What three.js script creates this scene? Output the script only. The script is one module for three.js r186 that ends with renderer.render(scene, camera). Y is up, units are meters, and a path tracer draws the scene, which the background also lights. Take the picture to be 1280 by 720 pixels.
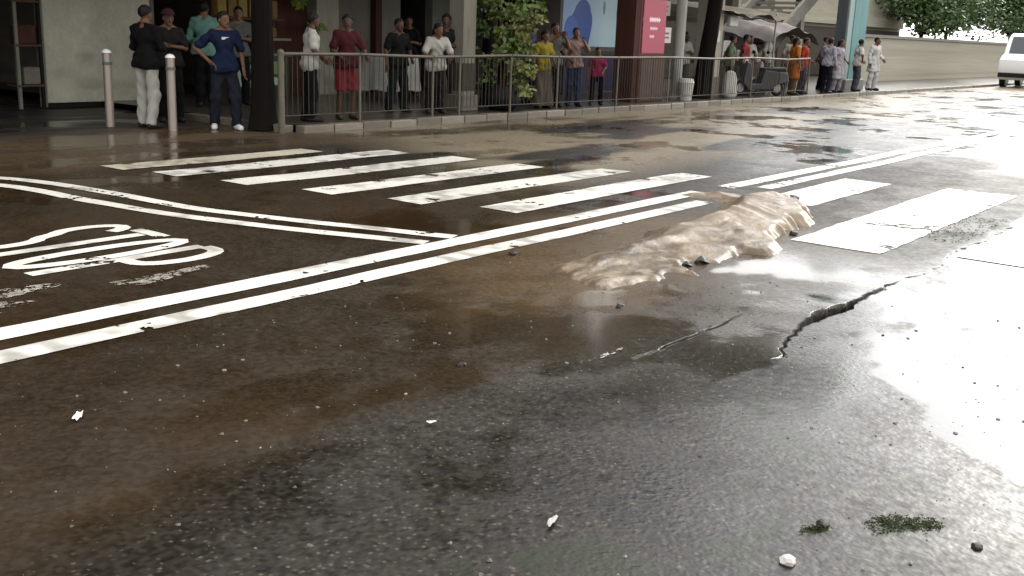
import * as THREE from 'three';
import { mergeGeometries } from 'three/addons/utils/BufferGeometryUtils.js';
import { RoundedBoxGeometry } from 'three/addons/geometries/RoundedBoxGeometry.js';

// ---------------------------------------------------------------- camera, sky, sun, exposure
const scene = new THREE.Scene();
const camera = new THREE.PerspectiveCamera(2 * Math.atan(360 / 1300) * 180 / Math.PI, 16 / 9, 0.1, 900);
camera.position.set(0, 1.55, 0);
camera.rotation.order = 'YXZ';
camera.rotation.set(-13.8 * Math.PI / 180, -52.8 * Math.PI / 180, 2.18 * Math.PI / 180);
const SUN_AZ = 2 * Math.PI / 180, SUN_EL = 24 * Math.PI / 180;
const sunDir = new THREE.Vector3(Math.cos(SUN_EL) * Math.cos(SUN_AZ), Math.sin(SUN_EL), -Math.cos(SUN_EL) * Math.sin(SUN_AZ));
{ // rain cloud: even grey dome, brighter upwards, with the veiled sun shining broadly through it
  const w = 512, h = 256, d = new Float32Array(w * h * 4), v = new THREE.Vector3();
  for (let j = 0; j < h; j++) for (let i = 0; i < w; i++) {
    const el = ((j + 0.5) / h - 0.5) * Math.PI, az = ((i + 0.5) / w - 0.5) * 2 * Math.PI;
    v.set(Math.cos(el) * Math.cos(az), Math.sin(el), Math.cos(el) * Math.sin(az));
    const up = Math.max(0, v.y), c = Math.acos(Math.min(1, v.dot(sunDir)));
    const cl = 1 + 0.10 * Math.sin(v.x * 7 + 2 * Math.sin(v.z * 5)) * Math.sin(v.z * 6 + v.y * 9);
    const base = (0.95 + 0.75 * up) * cl, glow = 4.2 * Math.exp(-c * c / (2 * 0.22 * 0.22)) + 0.6 * Math.exp(-c * c / (2 * 0.75 * 0.75));
    const L = v.y < -0.02 ? 0.12 : base + glow, k = (j * w + i) * 4;
    d[k] = L * 1.0; d[k + 1] = L * 0.995; d[k + 2] = L * 0.985; d[k + 3] = 1;
  }
  const t = new THREE.DataTexture(d, w, h, THREE.RGBAFormat, THREE.FloatType);
  t.mapping = THREE.EquirectangularReflectionMapping; t.magFilter = t.minFilter = THREE.LinearFilter; t.wrapS = THREE.RepeatWrapping; t.needsUpdate = true;
  scene.background = t; scene.environment = t;
}
const sun = new THREE.DirectionalLight(0xfff4e6, 0.6);
sun.position.copy(sunDir).multiplyScalar(120).add(new THREE.Vector3(15, 0, -8)); sun.target.position.set(15, 0, -8);
sun.castShadow = true; sun.shadow.radius = 30; sun.shadow.mapSize.set(2048, 2048);
Object.assign(sun.shadow.camera, { left: -60, right: 60, top: 60, bottom: -60, near: 1, far: 320 });
scene.add(sun, sun.target);
const renderer = new THREE.WebGLRenderer({ antialias: true });
renderer.toneMapping = THREE.LinearToneMapping; renderer.toneMappingExposure = 1.48;
renderer.shadowMap.enabled = true;

// ---------------------------------------------------------------- helpers
let seed = 12345;
const rnd = () => { seed = (Math.imul(seed, 1664525) + 1013904223) >>> 0; return seed / 4294967296; };
const rr = (a, b) => a + (b - a) * rnd();
const clamp = (v, a = 0, b = 1) => v < a ? a : v > b ? b : v, lerp = (a, b, t) => a + (b - a) * t;
const sm = (a, b, v) => { const t = clamp((v - a) / (b - a)); return t * t * (3 - 2 * t); };
const hash = (x, y) => { let n = Math.imul(x, 374761393) + Math.imul(y, 668265263); n = Math.imul(n ^ (n >>> 13), 1274126177); return ((n ^ (n >>> 16)) >>> 0) / 4294967296; };
function vn(x, y) { const xi = Math.floor(x), yi = Math.floor(y), u = x - xi, v = y - yi, s = u * u * (3 - 2 * u), t = v * v * (3 - 2 * v);
  const a = hash(xi, yi), b = hash(xi + 1, yi), c = hash(xi, yi + 1), d = hash(xi + 1, yi + 1); return a + (b - a) * s + (c - a + (a - b - c + d) * s) * t; }
const fbm = (x, y, o = 4) => { let s = 0, a = 0.5, n = 0; for (let i = 0; i < o; i++) { s += a * vn(x, y); n += a; a *= 0.5; x = x * 2.03 + 17.3; y = y * 2.03 + 9.1; } return s / n; };
const used = {};
const numbered = n => { const k = used[n] = (used[n] ?? -1) + 1; return k ? n + '_' + String(k).padStart(3, '0') : n; };
const shadows = o => { o.traverse(m => { if (m.isMesh) { m.castShadow = m.receiveShadow = true; } }); return o; };
function part(name, geo, mat, parent) { const m = new THREE.Mesh(Array.isArray(geo) ? mergeGeometries(geo.map(g => g.index ? g.toNonIndexed() : g)) : geo, mat); m.name = name; parent.add(m); m.castShadow = m.receiveShadow = true; return m; }
function thing(name, label, category, pos = [0, 0, 0], turn = 0, group) { const g = new THREE.Group(); g.name = numbered(name); g.position.set(...pos); g.rotation.y = turn; g.userData = { label, category }; if (group) g.userData.group = group; scene.add(g); return g; }
function solo(name, geo, mat, label, category, pos = [0, 0, 0], group) { const m = part(numbered(name), geo, mat, scene); m.position.set(...pos); m.userData = { label, category }; if (group) m.userData.group = group; return m; }
function struct(o) { o.userData.kind = 'structure'; return o; }
const bx = (w, h, d, x = 0, y = 0, z = 0, r = 0) => { const g = r ? new RoundedBoxGeometry(w, h, d, 2, r) : new THREE.BoxGeometry(w, h, d); g.translate(x, y, z); return g; };
const cyl = (r0, r1, h, x = 0, y = 0, z = 0, n = 12) => new THREE.CylinderGeometry(r1, r0, h, n).translate(x, y + h / 2, z);
function tube(a, b, r0, r1 = r0, n = 8) { const A = new THREE.Vector3(...a), B = new THREE.Vector3(...b), d = B.clone().sub(A), g = new THREE.CylinderGeometry(r1, r0, d.length(), n); g.translate(0, d.length() / 2, 0); g.applyQuaternion(new THREE.Quaternion().setFromUnitVectors(new THREE.Vector3(0, 1, 0), d.normalize())); return g.translate(...a); }
function bounds(geo) { geo.computeVertexNormals(); return geo; }
function gridGeo(nx, nz, fn, color) { // fn(i,j) -> [x,y,z,u,v]
  const P = [], U = [], C = [], I = [];
  for (let j = 0; j <= nz; j++) for (let i = 0; i <= nx; i++) { const q = fn(i, j); P.push(q[0], q[1], q[2]); U.push(q[3], q[4]); if (color) C.push(...color(q[0], q[2], q[1])); }
  for (let j = 0; j < nz; j++) for (let i = 0; i < nx; i++) { const a = j * (nx + 1) + i, b = a + nx + 1; I.push(a, b, a + 1, a + 1, b, b + 1); }
  const g = new THREE.BufferGeometry(); g.setAttribute('position', new THREE.Float32BufferAttribute(P, 3)); g.setAttribute('uv', new THREE.Float32BufferAttribute(U, 2));
  if (color) g.setAttribute('color', new THREE.Float32BufferAttribute(C, 3)); g.setIndex(I); g.computeVertexNormals(); return g;
}
function tex(w, h, fn, srgb, ch = 4) { const d = new Uint8Array(w * h * 4); const o = [0, 0, 0, 1];
  for (let j = 0; j < h; j++) for (let i = 0; i < w; i++) { o[3] = 1; fn(i, j, o); const k = (j * w + i) * 4; d[k] = clamp(o[0]) * 255; d[k + 1] = clamp(o[1]) * 255; d[k + 2] = clamp(o[2]) * 255; d[k + 3] = clamp(o[3]) * 255; }
  const t = new THREE.DataTexture(d, w, h); t.wrapS = t.wrapT = THREE.RepeatWrapping; t.magFilter = THREE.LinearFilter; t.minFilter = THREE.LinearMipmapLinearFilter; t.generateMipmaps = true; if (srgb) t.colorSpace = THREE.SRGBColorSpace; t.needsUpdate = true; return t; }
const toS = v => v <= 0.0031308 ? v * 12.92 : 1.055 * Math.pow(v, 1 / 2.4) - 0.055;
const lin = (r, g, b) => new THREE.Color().setRGB(r, g, b);
// tiling grain, repeats every `p` cells
function vnT(x, y, p) { const xi = Math.floor(x), yi = Math.floor(y), u = x - xi, v = y - yi, s = u * u * (3 - 2 * u), t = v * v * (3 - 2 * v), m = n => ((n % p) + p) % p;
  const a = hash(m(xi), m(yi)), b = hash(m(xi + 1), m(yi)), c = hash(m(xi), m(yi + 1)), d = hash(m(xi + 1), m(yi + 1)); return a + (b - a) * s + (c - a + (a - b - c + d) * s) * t; }
const grainMap = tex(256, 256, (i, j, o) => { const x = i / 256, y = j / 256; const n = 0.4 * vnT(x * 6, y * 6, 6) + 0.3 * vnT(x * 19, y * 19, 19) + 0.3 * vnT(x * 90, y * 90, 90); const s = 0.80 + 0.2 * n - 0.12 * sm(0.62, 0.8, vnT(x * 4 + 0.5, y * 11, 44) * 0.6 + 0.4 * n); o[0] = s; o[1] = s * 0.995; o[2] = s * 0.98; }, true);
const grainBump = tex(256, 256, (i, j, o) => { const x = i / 256, y = j / 256; o[0] = o[1] = o[2] = 0.5 * vnT(x * 40, y * 40, 40) + 0.5 * vnT(x * 110, y * 110, 110); });
const mat = (r, g, b, rough = 0.8, extra = {}) => new THREE.MeshPhysicalMaterial({ color: lin(r, g, b), roughness: rough, specularIntensity: rough >= 0.7 ? 0.22 : 0.7, map: grainMap, bumpMap: grainBump, bumpScale: 0.002, ...extra });
const flat = (r, g, b, rough = 0.6, extra = {}) => new THREE.MeshPhysicalMaterial({ color: lin(r, g, b), roughness: rough, specularIntensity: rough >= 0.5 ? 0.35 : 1, ...extra });

// ---------------------------------------------------------------- the road: heights, wetness, dirt
const CENTRE = -4.8, KERB_Z = -11.8, PAVE_Y = 0.1, CRACK_Z = -2.08;
const crackZ = x => CRACK_Z + 0.09 * (vn(x * 1.6, 3.7) - 0.5) + 0.045 * (vn(x * 9, 8.2) - 0.5) + 0.02 * (vn(x * 31, 8.2) - 0.5) + 0.10 * sm(5.3, 4.7, x) + 0.05 * sm(7, 7.6, x) * sm(8.4, 7.6, x);
const lift = x => (0.026 * sm(5.3, 5.7, x) * sm(6.4, 6.0, x) + 0.008 * sm(5.2, 6, x) * sm(11.5, 10, x)) * (0.8 + 0.4 * vn(x * 1.7, 2));
const crack2 = x => -2.49 + 0.05 * (vn(x * 3.1, 33.7) - 0.5) + 0.03 * (vn(x * 13, 28.2) - 0.5);
function roadY(x, z) {
  let y = 0.016 * (fbm(x * 0.42 + 5, z * 0.42, 2) - 0.5) + 0.006 * (vn(x * 1.9, z * 1.9) - 0.5);
  const c = crackZ(x);
  if (z < c) { const t = clamp((c - z) / 1.25); y += lift(x) * (1 - t) * (1 - t * 0.4); }
  const dz = Math.abs(z - c), gw = 0.0035 + 0.020 * sm(5.5, 5.75, x) * sm(6.35, 6.0, x) * (.6 + .8 * vn(x * 9, 4)) + 0.005 * sm(5.4, 5.1, x) * vn(x * 14, 6);
  if (x > 4.8 && x < 7.6) y -= (0.03 + 0.09 * sm(5.45, 5.7, x) * sm(6.4, 6.1, x)) * sm(7.6, 6.6, x) * sm(gw * 1.35, gw * 0.5, dz) * sm(4.8, 5.0, x) * (x > 6.6 ? 0.5 + 0.5 * sm(0.4, 0.6, vn(x * 3, 1)) : 1);
  const d2 = Math.abs(z - crack2(x)); if (x > 4.35 && x < 5.45 && d2 < 0.05) y -= 0.03 * sm(0.009, 0.004, d2) * sm(.2, .5, vn(x * 6, 3)) * sm(4.35, 4.6, x) * sm(5.45, 5.25, x);
  return y;
}
// outline of the muddy water in plan
function inside(poly, x, z) { let d = 1e9, s = 1; for (let i = 0, j = poly.length - 1; i < poly.length; j = i++) { const [ax, az] = poly[i], [bx_, bz] = poly[j], ex = bx_ - ax, ez = bz - az, wx = x - ax, wz = z - az, t = clamp((wx * ex + wz * ez) / (ex * ex + ez * ez)), px = wx - ex * t, pz = wz - ez * t; d = Math.min(d, px * px + pz * pz); if ((az > z) !== (bz > z) && x < (bx_ - ax) * (z - az) / (bz - az) + ax) s = -s; } return -s * Math.sqrt(d); }
const mudOutline = new THREE.CatmullRomCurve3([[9.15, -5.3], [9.8, -5.28], [10.2, -5.05], [10.2, -4.5], [9.8, -4.05], [9.3, -3.76], [8.7, -3.5], [8.0, -3.36], [7.3, -3.27], [6.7, -3.42], [6.1, -3.3], [5.6, -3.2], [5.1, -3.1], [5.0, -3.3], [5.3, -3.75], [5.6, -4.15], [6.3, -4.36], [7.0, -4.46], [7.8, -4.5], [8.6, -4.52], [9.0, -4.72]].map(p => new THREE.Vector3(p[0], 0, p[1])), true).getPoints(120).slice(0, 120).map(p => [p.x, p.z]);
// standing water: smooth film; 0 = open wet asphalt, 1 = still water
function pool0(x, z) {
  const n = fbm(x * 1.1 + 3, z * 1.5 + 7, 4), f = fbm(x * 6, z * 6, 3), right = z - crackZ(x);
  let p = 0;
  if (right > 0) p = sm(0.50, 0.535, n * 0.42 + f * 0.10 + 0.30 * sm(3.9, 5.0, x + 1.1 * (z + 1.2)) + 0.07 * sm(-2.1, -1.4, z) - 0.12 * sm(4.4, 3.4, x));
  else p = sm(0.52, 0.66, n * 0.8 + f * 0.2 + 0.17 * sm(3.9, 5.2, x) * sm(-3.6, -3.1, z));
  p = Math.max(p, 0.75 * sm(0.35, 0.55, n * 0.6 + f * 0.2 + 0.2) * sm(3.3, 4.1, x - 0.6 * (z + 1.9)) * sm(-2.7, -2.2, z) * sm(-1.2, -1.5, z + 0.2 * (x - 4)));
  p = Math.max(p, sm(0.55, 0.63, n * 0.7 + f * 0.15 + 0.04 * sm(12, 17, x)));
  if (right < 0 && x > 6 && x < 17) p *= 1 - 0.85 * sm(6.6, 8.2, x) * sm(17, 14, x) * sm(-5.4, -4.6, z);
  return p;
}
const brownMask0 = (x, z) => { const n = fbm(x * 0.8 + 1, z * 1.2 + 4, 4) - 0.5; const e = z + 2.75 + 0.18 * (x - 4) * (x < 4 ? 0.4 : -0.6);
  return clamp(sm(0.25, -0.35, e + n * 1.1) * (0.55 + 0.8 * (n + 0.35))) * sm(9.5, 7.5, x + n * 4) * 1.0; };
// both are sampled often on the near stretch: evaluate once on a fine grid there
function onGrid(fn, x0, x1, z0, z1, n) { const A = new Float32Array((n + 1) * (n + 1)); for (let j = 0; j <= n; j++) for (let i = 0; i <= n; i++) A[j * (n + 1) + i] = fn(lerp(x0, x1, i / n), lerp(z0, z1, j / n));
  return (x, z) => { const u = (x - x0) / (x1 - x0) * n, v = (z - z0) / (z1 - z0) * n; if (u < 0 || v < 0 || u >= n || v >= n) return fn(x, z); const i = Math.floor(u), j = Math.floor(v), s = u - i, t = v - j, k = j * (n + 1) + i; return (A[k] * (1 - s) + A[k + 1] * s) * (1 - t) + (A[k + n + 1] * (1 - s) + A[k + n + 2] * s) * t; }; }
const pool = onGrid(pool0, 1, 13, KERB_Z, 0.2, 900), brownMask = onGrid(brownMask0, 1, 13, KERB_Z, 0.2, 500);
function roadColor(x, z, o) {
  const big = fbm(x * 0.7, z * 0.7, 3), mid = fbm(x * 5, z * 5, 3), g1 = hash(Math.floor(x * 95), Math.floor(z * 95)), g2 = vn(x * 60, z * 60), br = brownMask(x, z);
  let a = 0.015 + 0.014 * (big - 0.5) + 0.012 * (mid - 0.5) + 0.020 * (g2 - 0.5);
  if (g1 > 0.94) a += 0.06 * hash(Math.floor(x * 95) + 7, Math.floor(z * 95)) * (1 - br);
  const slab = z < crackZ(x) && z > -3.5 ? sm(3.8, 4.8, x + (big - 0.5) * 2) : 0; a += 0.014 * slab;
  a = Math.max(0.004, a);
  let r = a * 1.16, g = a * 0.99, b = a * 0.78;
  const m = 0.75 * br * (0.6 + 0.4 * mid); r = lerp(r, 0.034, m); g = lerp(g, 0.019, m); b = lerp(b, 0.007, m);
  if (x > 3.2 && x < 9.2 && z > -5.6 && z < -2.95) { const q = inside(mudOutline, x, z) + 0.7 * (fbm(x * 1.7 + 3, z * 2.6, 4) - 0.5) - 0.5 * sm(-3.7, -3.2, z), fm = sm(-1.1, 0.1, q) * sm(9, 7.4, x) * (0.7 + 0.5 * (mid - 0.5)); r = lerp(r, 0.085, fm); g = lerp(g, 0.054, fm); b = lerp(b, 0.026, fm); }   // silty film running off
  const far = sm(-10.0, -10.9, z + 0.9 * (fbm(x * 0.5, z * 1.3, 3) - 0.5)) * 0.75; r = lerp(r, 0.075, far); g = lerp(g, 0.052, far); b = lerp(b, 0.031, far);     // mud washed along the gutter
  const sn = fbm(x * 0.33 + 9, z * 1.0 + 2, 5), silt = sm(0.40, 0.56, sn + 0.06 * sm(16, 24, x)) * sm(8.6, 11, x + 0.5 * (z + 9)) * sm(-5.6, -7.4, z + 0.05 * (x - 12)) * 0.9; r = lerp(r, 0.20, silt); g = lerp(g, 0.163, silt); b = lerp(b, 0.112, silt);
  const gr = z - crackZ(x); if (gr < 0.06 && gr > -0.75 && x > 6.9 && x < 12) { const mo = sm(0.5, 0.62, fbm(x * 2.2, z * 3, 3) + 0.25 * sm(-0.6, -0.2, gr) * sm(8.3, 9.2, x) + 0.4 * sm(0.06, 0.015, Math.abs(gr))) * 0.85; r = lerp(r, 0.012, mo); g = lerp(g, 0.017, mo); b = lerp(b, 0.011, mo); }
  const mo2 = sm(0.60, 0.70, fbm(x * 4 + 3, z * 5, 4) + 0.22 * Math.exp(-((x - 3.35) ** 2 + (z + 0.87) ** 2) * 18)) * 0.8; if (x < 5 && z > -1.8) { r = lerp(r, 0.014, mo2); g = lerp(g, 0.017, mo2); b = lerp(b, 0.008, mo2); }
  if (x > 5.1 && x < 6.6 && Math.abs(z - crackZ(x)) < 0.022 || x > 4.5 && x < 5.35 && Math.abs(z - crack2(x)) < 0.010) { r = 0.012; g = 0.010; b = 0.008; }   // broken bitumen in the cracks, darkened in colour for their shade
  o[0] = toS(r); o[1] = toS(g); o[2] = toS(b);
}
const roadRough = (x, z) => { if (x > 4.3 && x < 6.8 && (x > 5.0 && Math.abs(z - crackZ(x)) < 0.02 || x < 5.5 && Math.abs(z - crack2(x)) < 0.012)) return 0.8; const p = pool(x, z), n = fbm(x * 3 + 11, z * 3, 3), f = vn(x * 40, z * 40), br = brownMask(x, z); return clamp(lerp(0.40 + 0.24 * sm(6.8, 8, x) * sm(17, 14, x) * sm(-5.4, -4.7, z) * sm(-2.0, -2.2, z) + 0.22 * (n - 0.5) + 0.2 * (f - 0.5) - 0.06 * br, 0.07 + 0.05 * n, p), 0.04, 1); };
const roadBump = (x, z) => { const p = pool(x, z), br = brownMask(x, z); const g = 0.65 * vn(x * 85, z * 85) + 0.35 * vn(x * 41 + 5, z * 41); return 0.5 + (g - 0.5) * (1 - 0.93 * p) * (1 - 0.45 * br) + 0.05 * p * (vn(x * 5, z * 14) - 0.5) + 0.35 * (1 - p) * (hash(Math.floor(x * 170), Math.floor(z * 170)) - 0.5); };
const NX0 = 1, NX1 = 13, NZ0 = KERB_Z, NZ1 = 0.2, RES = 2048;
const asphaltNear = new THREE.MeshPhysicalMaterial({ roughness: 1, ior: 1.33, bumpScale: 0.0016,
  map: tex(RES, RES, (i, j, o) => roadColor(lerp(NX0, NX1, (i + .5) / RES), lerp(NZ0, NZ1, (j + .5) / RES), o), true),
  roughnessMap: tex(1024, 1024, (i, j, o) => { o[0] = o[1] = o[2] = roadRough(lerp(NX0, NX1, (i + .5) / 1024), lerp(NZ0, NZ1, (j + .5) / 1024)); }),
  bumpMap: tex(RES, RES, (i, j, o) => { o[0] = o[1] = o[2] = roadBump(lerp(NX0, NX1, (i + .5) / RES), lerp(NZ0, NZ1, (j + .5) / RES)); }) });
const FX0 = 13, FX1 = 61;
const asphaltFar = new THREE.MeshPhysicalMaterial({ roughness: 1, ior: 1.33, bumpScale: 0.006,
  map: tex(1024, 512, (i, j, o) => roadColor(lerp(FX0, FX1, i / 1024), lerp(NZ0, 4, j / 512), o), true),
  roughnessMap: tex(1024, 512, (i, j, o) => { o[0] = o[1] = o[2] = roadRough(lerp(FX0, FX1, i / 1024), lerp(NZ0, 4, j / 512)); }),
  bumpMap: tex(1024, 512, (i, j, o) => { o[0] = o[1] = o[2] = roadBump(lerp(FX0, FX1, i / 1024) * 0.4, lerp(NZ0, 4, j / 512) * 0.4); }) });
const asphaltPlain = mat(0.034, 0.031, 0.028, 0.35);

const ground = struct(part('ground', gridGeo(2, 2, (i, j) => [-400 + i * 400, -0.12, -400 + j * 400, i * 200, j * 200]), mat(0.06, 0.055, 0.05, 0.8), scene));
const road = struct(new THREE.Group()); road.name = 'road'; scene.add(road);
{
  const rows = []; let z = NZ0;
  while (z < NZ1 - 1e-4) { rows.push(z); const d = Math.abs(z - CRACK_Z), e = Math.abs(z + 2.49); z += z < -6 ? 0.12 : d < 0.055 ? 0.005 : d < 0.11 ? 0.011 : e < 0.055 ? 0.003 : z > -6 && z < -1.2 ? 0.035 : 0.05; }
  rows.push(NZ1);
  const nx = 480;
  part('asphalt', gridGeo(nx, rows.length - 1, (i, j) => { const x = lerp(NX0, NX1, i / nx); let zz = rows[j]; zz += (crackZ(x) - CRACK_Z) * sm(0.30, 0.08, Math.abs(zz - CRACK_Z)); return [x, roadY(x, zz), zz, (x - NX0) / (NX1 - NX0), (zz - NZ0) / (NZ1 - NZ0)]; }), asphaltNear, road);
  part('asphalt', gridGeo(160, 60, (i, j) => { const x = lerp(FX0, FX1, i / 160), zz = lerp(NZ0, NZ1 , j / 60); return [x, roadY(x, zz), zz, (x - FX0) / (FX1 - FX0), (zz - NZ0) / (4 - NZ0)]; }), asphaltFar, road);
  part('asphalt', gridGeo(40, 12, (i, j) => { const x = lerp(FX1, 260, i / 40), zz = lerp(NZ0, NZ1, j / 12); return [x, 0.004, zz, x / 2, zz / 2]; }), asphaltPlain, road);
  part('asphalt', gridGeo(60, 10, (i, j) => { const x = lerp(NX0, 61, i / 60), zz = lerp(NZ1, 4, j / 10); return [x, roadY(x, zz), zz, x / 2, zz / 2]; }), asphaltPlain, road);
  part('asphalt', gridGeo(60, 60, (i, j) => { const x = lerp(-40, NX0, i / 60), zz = lerp(NZ0, 4, j / 60); return [x, roadY(x, zz), zz, x / 2, zz / 2]; }), asphaltPlain, road);
}
// painted markings: thin sheets that follow the asphalt
const wearMap = tex(512, 512, (i, j, o) => { const x = i / 512, y = j / 512; const n = 0.5 * vnT(x * 12, y * 12, 12) + 0.3 * vnT(x * 44, y * 44, 44) + 0.2 * vnT(x * 150, y * 150, 150); const a = 1 - sm(0.74, 0.78, n + 0.08 * vnT(x * 3, y * 3, 3)); o[0] = o[1] = o[2] = a; });
const paintMap = tex(512, 512, (i, j, o) => { const x = i / 512, y = j / 512; const n = 0.5 * vnT(x * 7, y * 7, 7) + 0.5 * vnT(x * 60, y * 60, 60); const s = 0.84 + 0.16 * n - 0.20 * sm(0.5, 0.75, 0.6 * vnT(x * 4, y * 9, 36) + 0.4 * vnT(x * 30, y * 30, 30)); o[0] = s; o[1] = s * 0.99; o[2] = s * 0.97; }, true);
const paint = (r, g, b, rough = 0.35) => new THREE.MeshStandardMaterial({ color: lin(r, g, b), roughness: rough, map: paintMap, alphaMap: wearMap, alphaTest: 0.5, bumpMap: grainBump, bumpScale: 0.003 });
const whitePaint = paint(0.80, 0.785, 0.75), creamPaint = paint(0.60, 0.565, 0.46), oldPaint = paint(0.36, 0.34, 0.30); oldPaint.alphaMap = tex(256, 256, (i, j, o) => { const x = i / 256, y = j / 256, n = 0.35 * vnT(x * 9, y * 14, 1e6) + 0.35 * vnT(x * 30, y * 40, 40) + 0.3 * vnT(x * 80, y * 80, 80); o[0] = o[1] = o[2] = sm(0.47, 0.53, n); });
function ribbon(name, pts, w, m, off = 0) { // sweep of width w along pts [x,z]
  const c = new THREE.CatmullRomCurve3(pts.map(p => new THREE.Vector3(p[0], 0, p[1])), false, 'centripetal'), n = Math.max(8, Math.round(c.getLength() / 0.06)), k = Math.max(4, Math.round(w / 0.05)), P = c.getSpacedPoints(n);
  return part(name, gridGeo(n, k, (i, j) => { const p = P[i], q = P[Math.min(n, i + 1)], r = P[Math.max(0, i - 1)], tx = q.x - r.x, tz = q.z - r.z, l = Math.hypot(tx, tz), s = (j / k - 0.5) * w * (1 + 0.05 * (vn(i * 0.7, pts[0][1] * 9) - 0.5)) - 0; const x = p.x - tz / l * s, z = p.z + tx / l * s; return [x, roadY(x, z) + 0.005, z, x / 3.1 + off, z / 3.1 + off]; }), m, road);
}
const seg = (x0, x1, z) => { const a = []; for (let i = 0; i <= 6; i++) a.push([lerp(x0, x1, i / 6), z + 0.012 * (vn(x0 + i, z * 5) - 0.5)]); return a; };
ribbon('centre_line', seg(-8, 9.75, -5.0), 0.2, whitePaint); ribbon('centre_line', seg(-8, 9.2, -4.65), 0.19, whitePaint, .3);
ribbon('centre_line', seg(10.3, 60, -4.97), 0.2, whitePaint, .1); ribbon('centre_line', seg(10.6, 60, -4.66), 0.18, whitePaint, .6);
[[-10.06, 6.15, 8.95, creamPaint], [-9.34, 6.3, 9.76, whitePaint], [-8.4, 6.45, 10.0, whitePaint], [-7.45, 6.68, 10.1, whitePaint], [-6.55, 6.93, 10.6, whitePaint], [-5.70, 7.25, 11.0, whitePaint]].forEach(([z, a, b, m], i) => ribbon('zebra_stripe', seg(a, b, z), 0.42, m, i * .23));
[[-4.08, 9.8, 12.2], [-2.86, 7.95, 12.4], [-1.75, 8.3, 12.0], [-0.85, 8.5, 12.1]].forEach(([z, a, b], i) => ribbon('zebra_stripe', seg(a, b, z), i == 1 ? 0.74 : 0.56, whitePaint, i * .31 + .1));
ribbon('stop_line', [[4.55, -10.6], [4.98, -9.9], [5.15, -9.3], [5.22, -8.46], [5.30, -7.36], [5.62, -6.24], [6.0, -5.13]], 0.15, whitePaint);
ribbon('stop_line', [[4.3, -10.3], [4.72, -9.6], [4.82, -9.1], [4.84, -8.39], [4.95, -7.37], [5.30, -6.1], [5.68, -5.13]], 0.15, whitePaint, .4);
{ // lettering STOP, stretched along the lane; s runs across the road (left to right for the driver), t along it
  const L = (name, z0, strokes) => { const g = []; for (const st of strokes) g.push(ribbon('x', st.map(([s, t]) => [3.12 + t * 1.30, z0 + s]), 0.11, whitePaint, z0)); const gs = g.map(m => { road.remove(m); return m.geometry; }); part(name, gs, whitePaint, road); };
  const arc = (cx, cy, rx, ry, a0, a1, n = 14) => { const a = []; for (let i = 0; i <= n; i++) { const t = lerp(a0, a1, i / n) * Math.PI / 180; a.push([cx + rx * Math.cos(t), cy + ry * Math.sin(t)]); } return a; };
  L('letter', -7.24, [[...arc(.17, .77, .14, .2, 20, 250, 10), ...arc(.17, .24, .14, .22, 80, -160, 12)]]);
  L('letter', -6.89, [[[0, .97], [.18, .975], [.36, .97]], [[.18, 0], [.18, .5], [.18, .92]]]);
  L('letter', -6.51, [arc(.17, .5, .14, .48, 0, 360, 28)]);
  L('letter', -6.11, [[[.03, 0], [.03, .5], [.03, .97]], [[.06, .97], ...arc(.16, .73, .16, .24, 85, -85, 14), [.06, .49]]]);
}
{ // faded older paint by the lettering and worn flakes
  for (const [x, z, a, b] of [[3.55, -5.5, .22, .09], [2.75, -5.75, .35, .1], [3.9, -5.55, .16, .05], [2.5, -5.5, .3, .12], [4.3, -2.62, .1, .02]]) {
    const g = gridGeo(24, 10, (i, j) => { const t = i / 24 * Math.PI * 2, r = j / 10 * (0.7 + 0.6 * vn(Math.cos(t) * 2 + x, Math.sin(t) * 2 + z)); const X = x + Math.cos(t) * r * a, Z = z + Math.sin(t) * r * b; return [X, roadY(X, Z) + 0.004, Z, X * 1.6, Z * 1.6]; });
    part('paint_remnant', g, oldPaint, road);
  }
}
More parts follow.
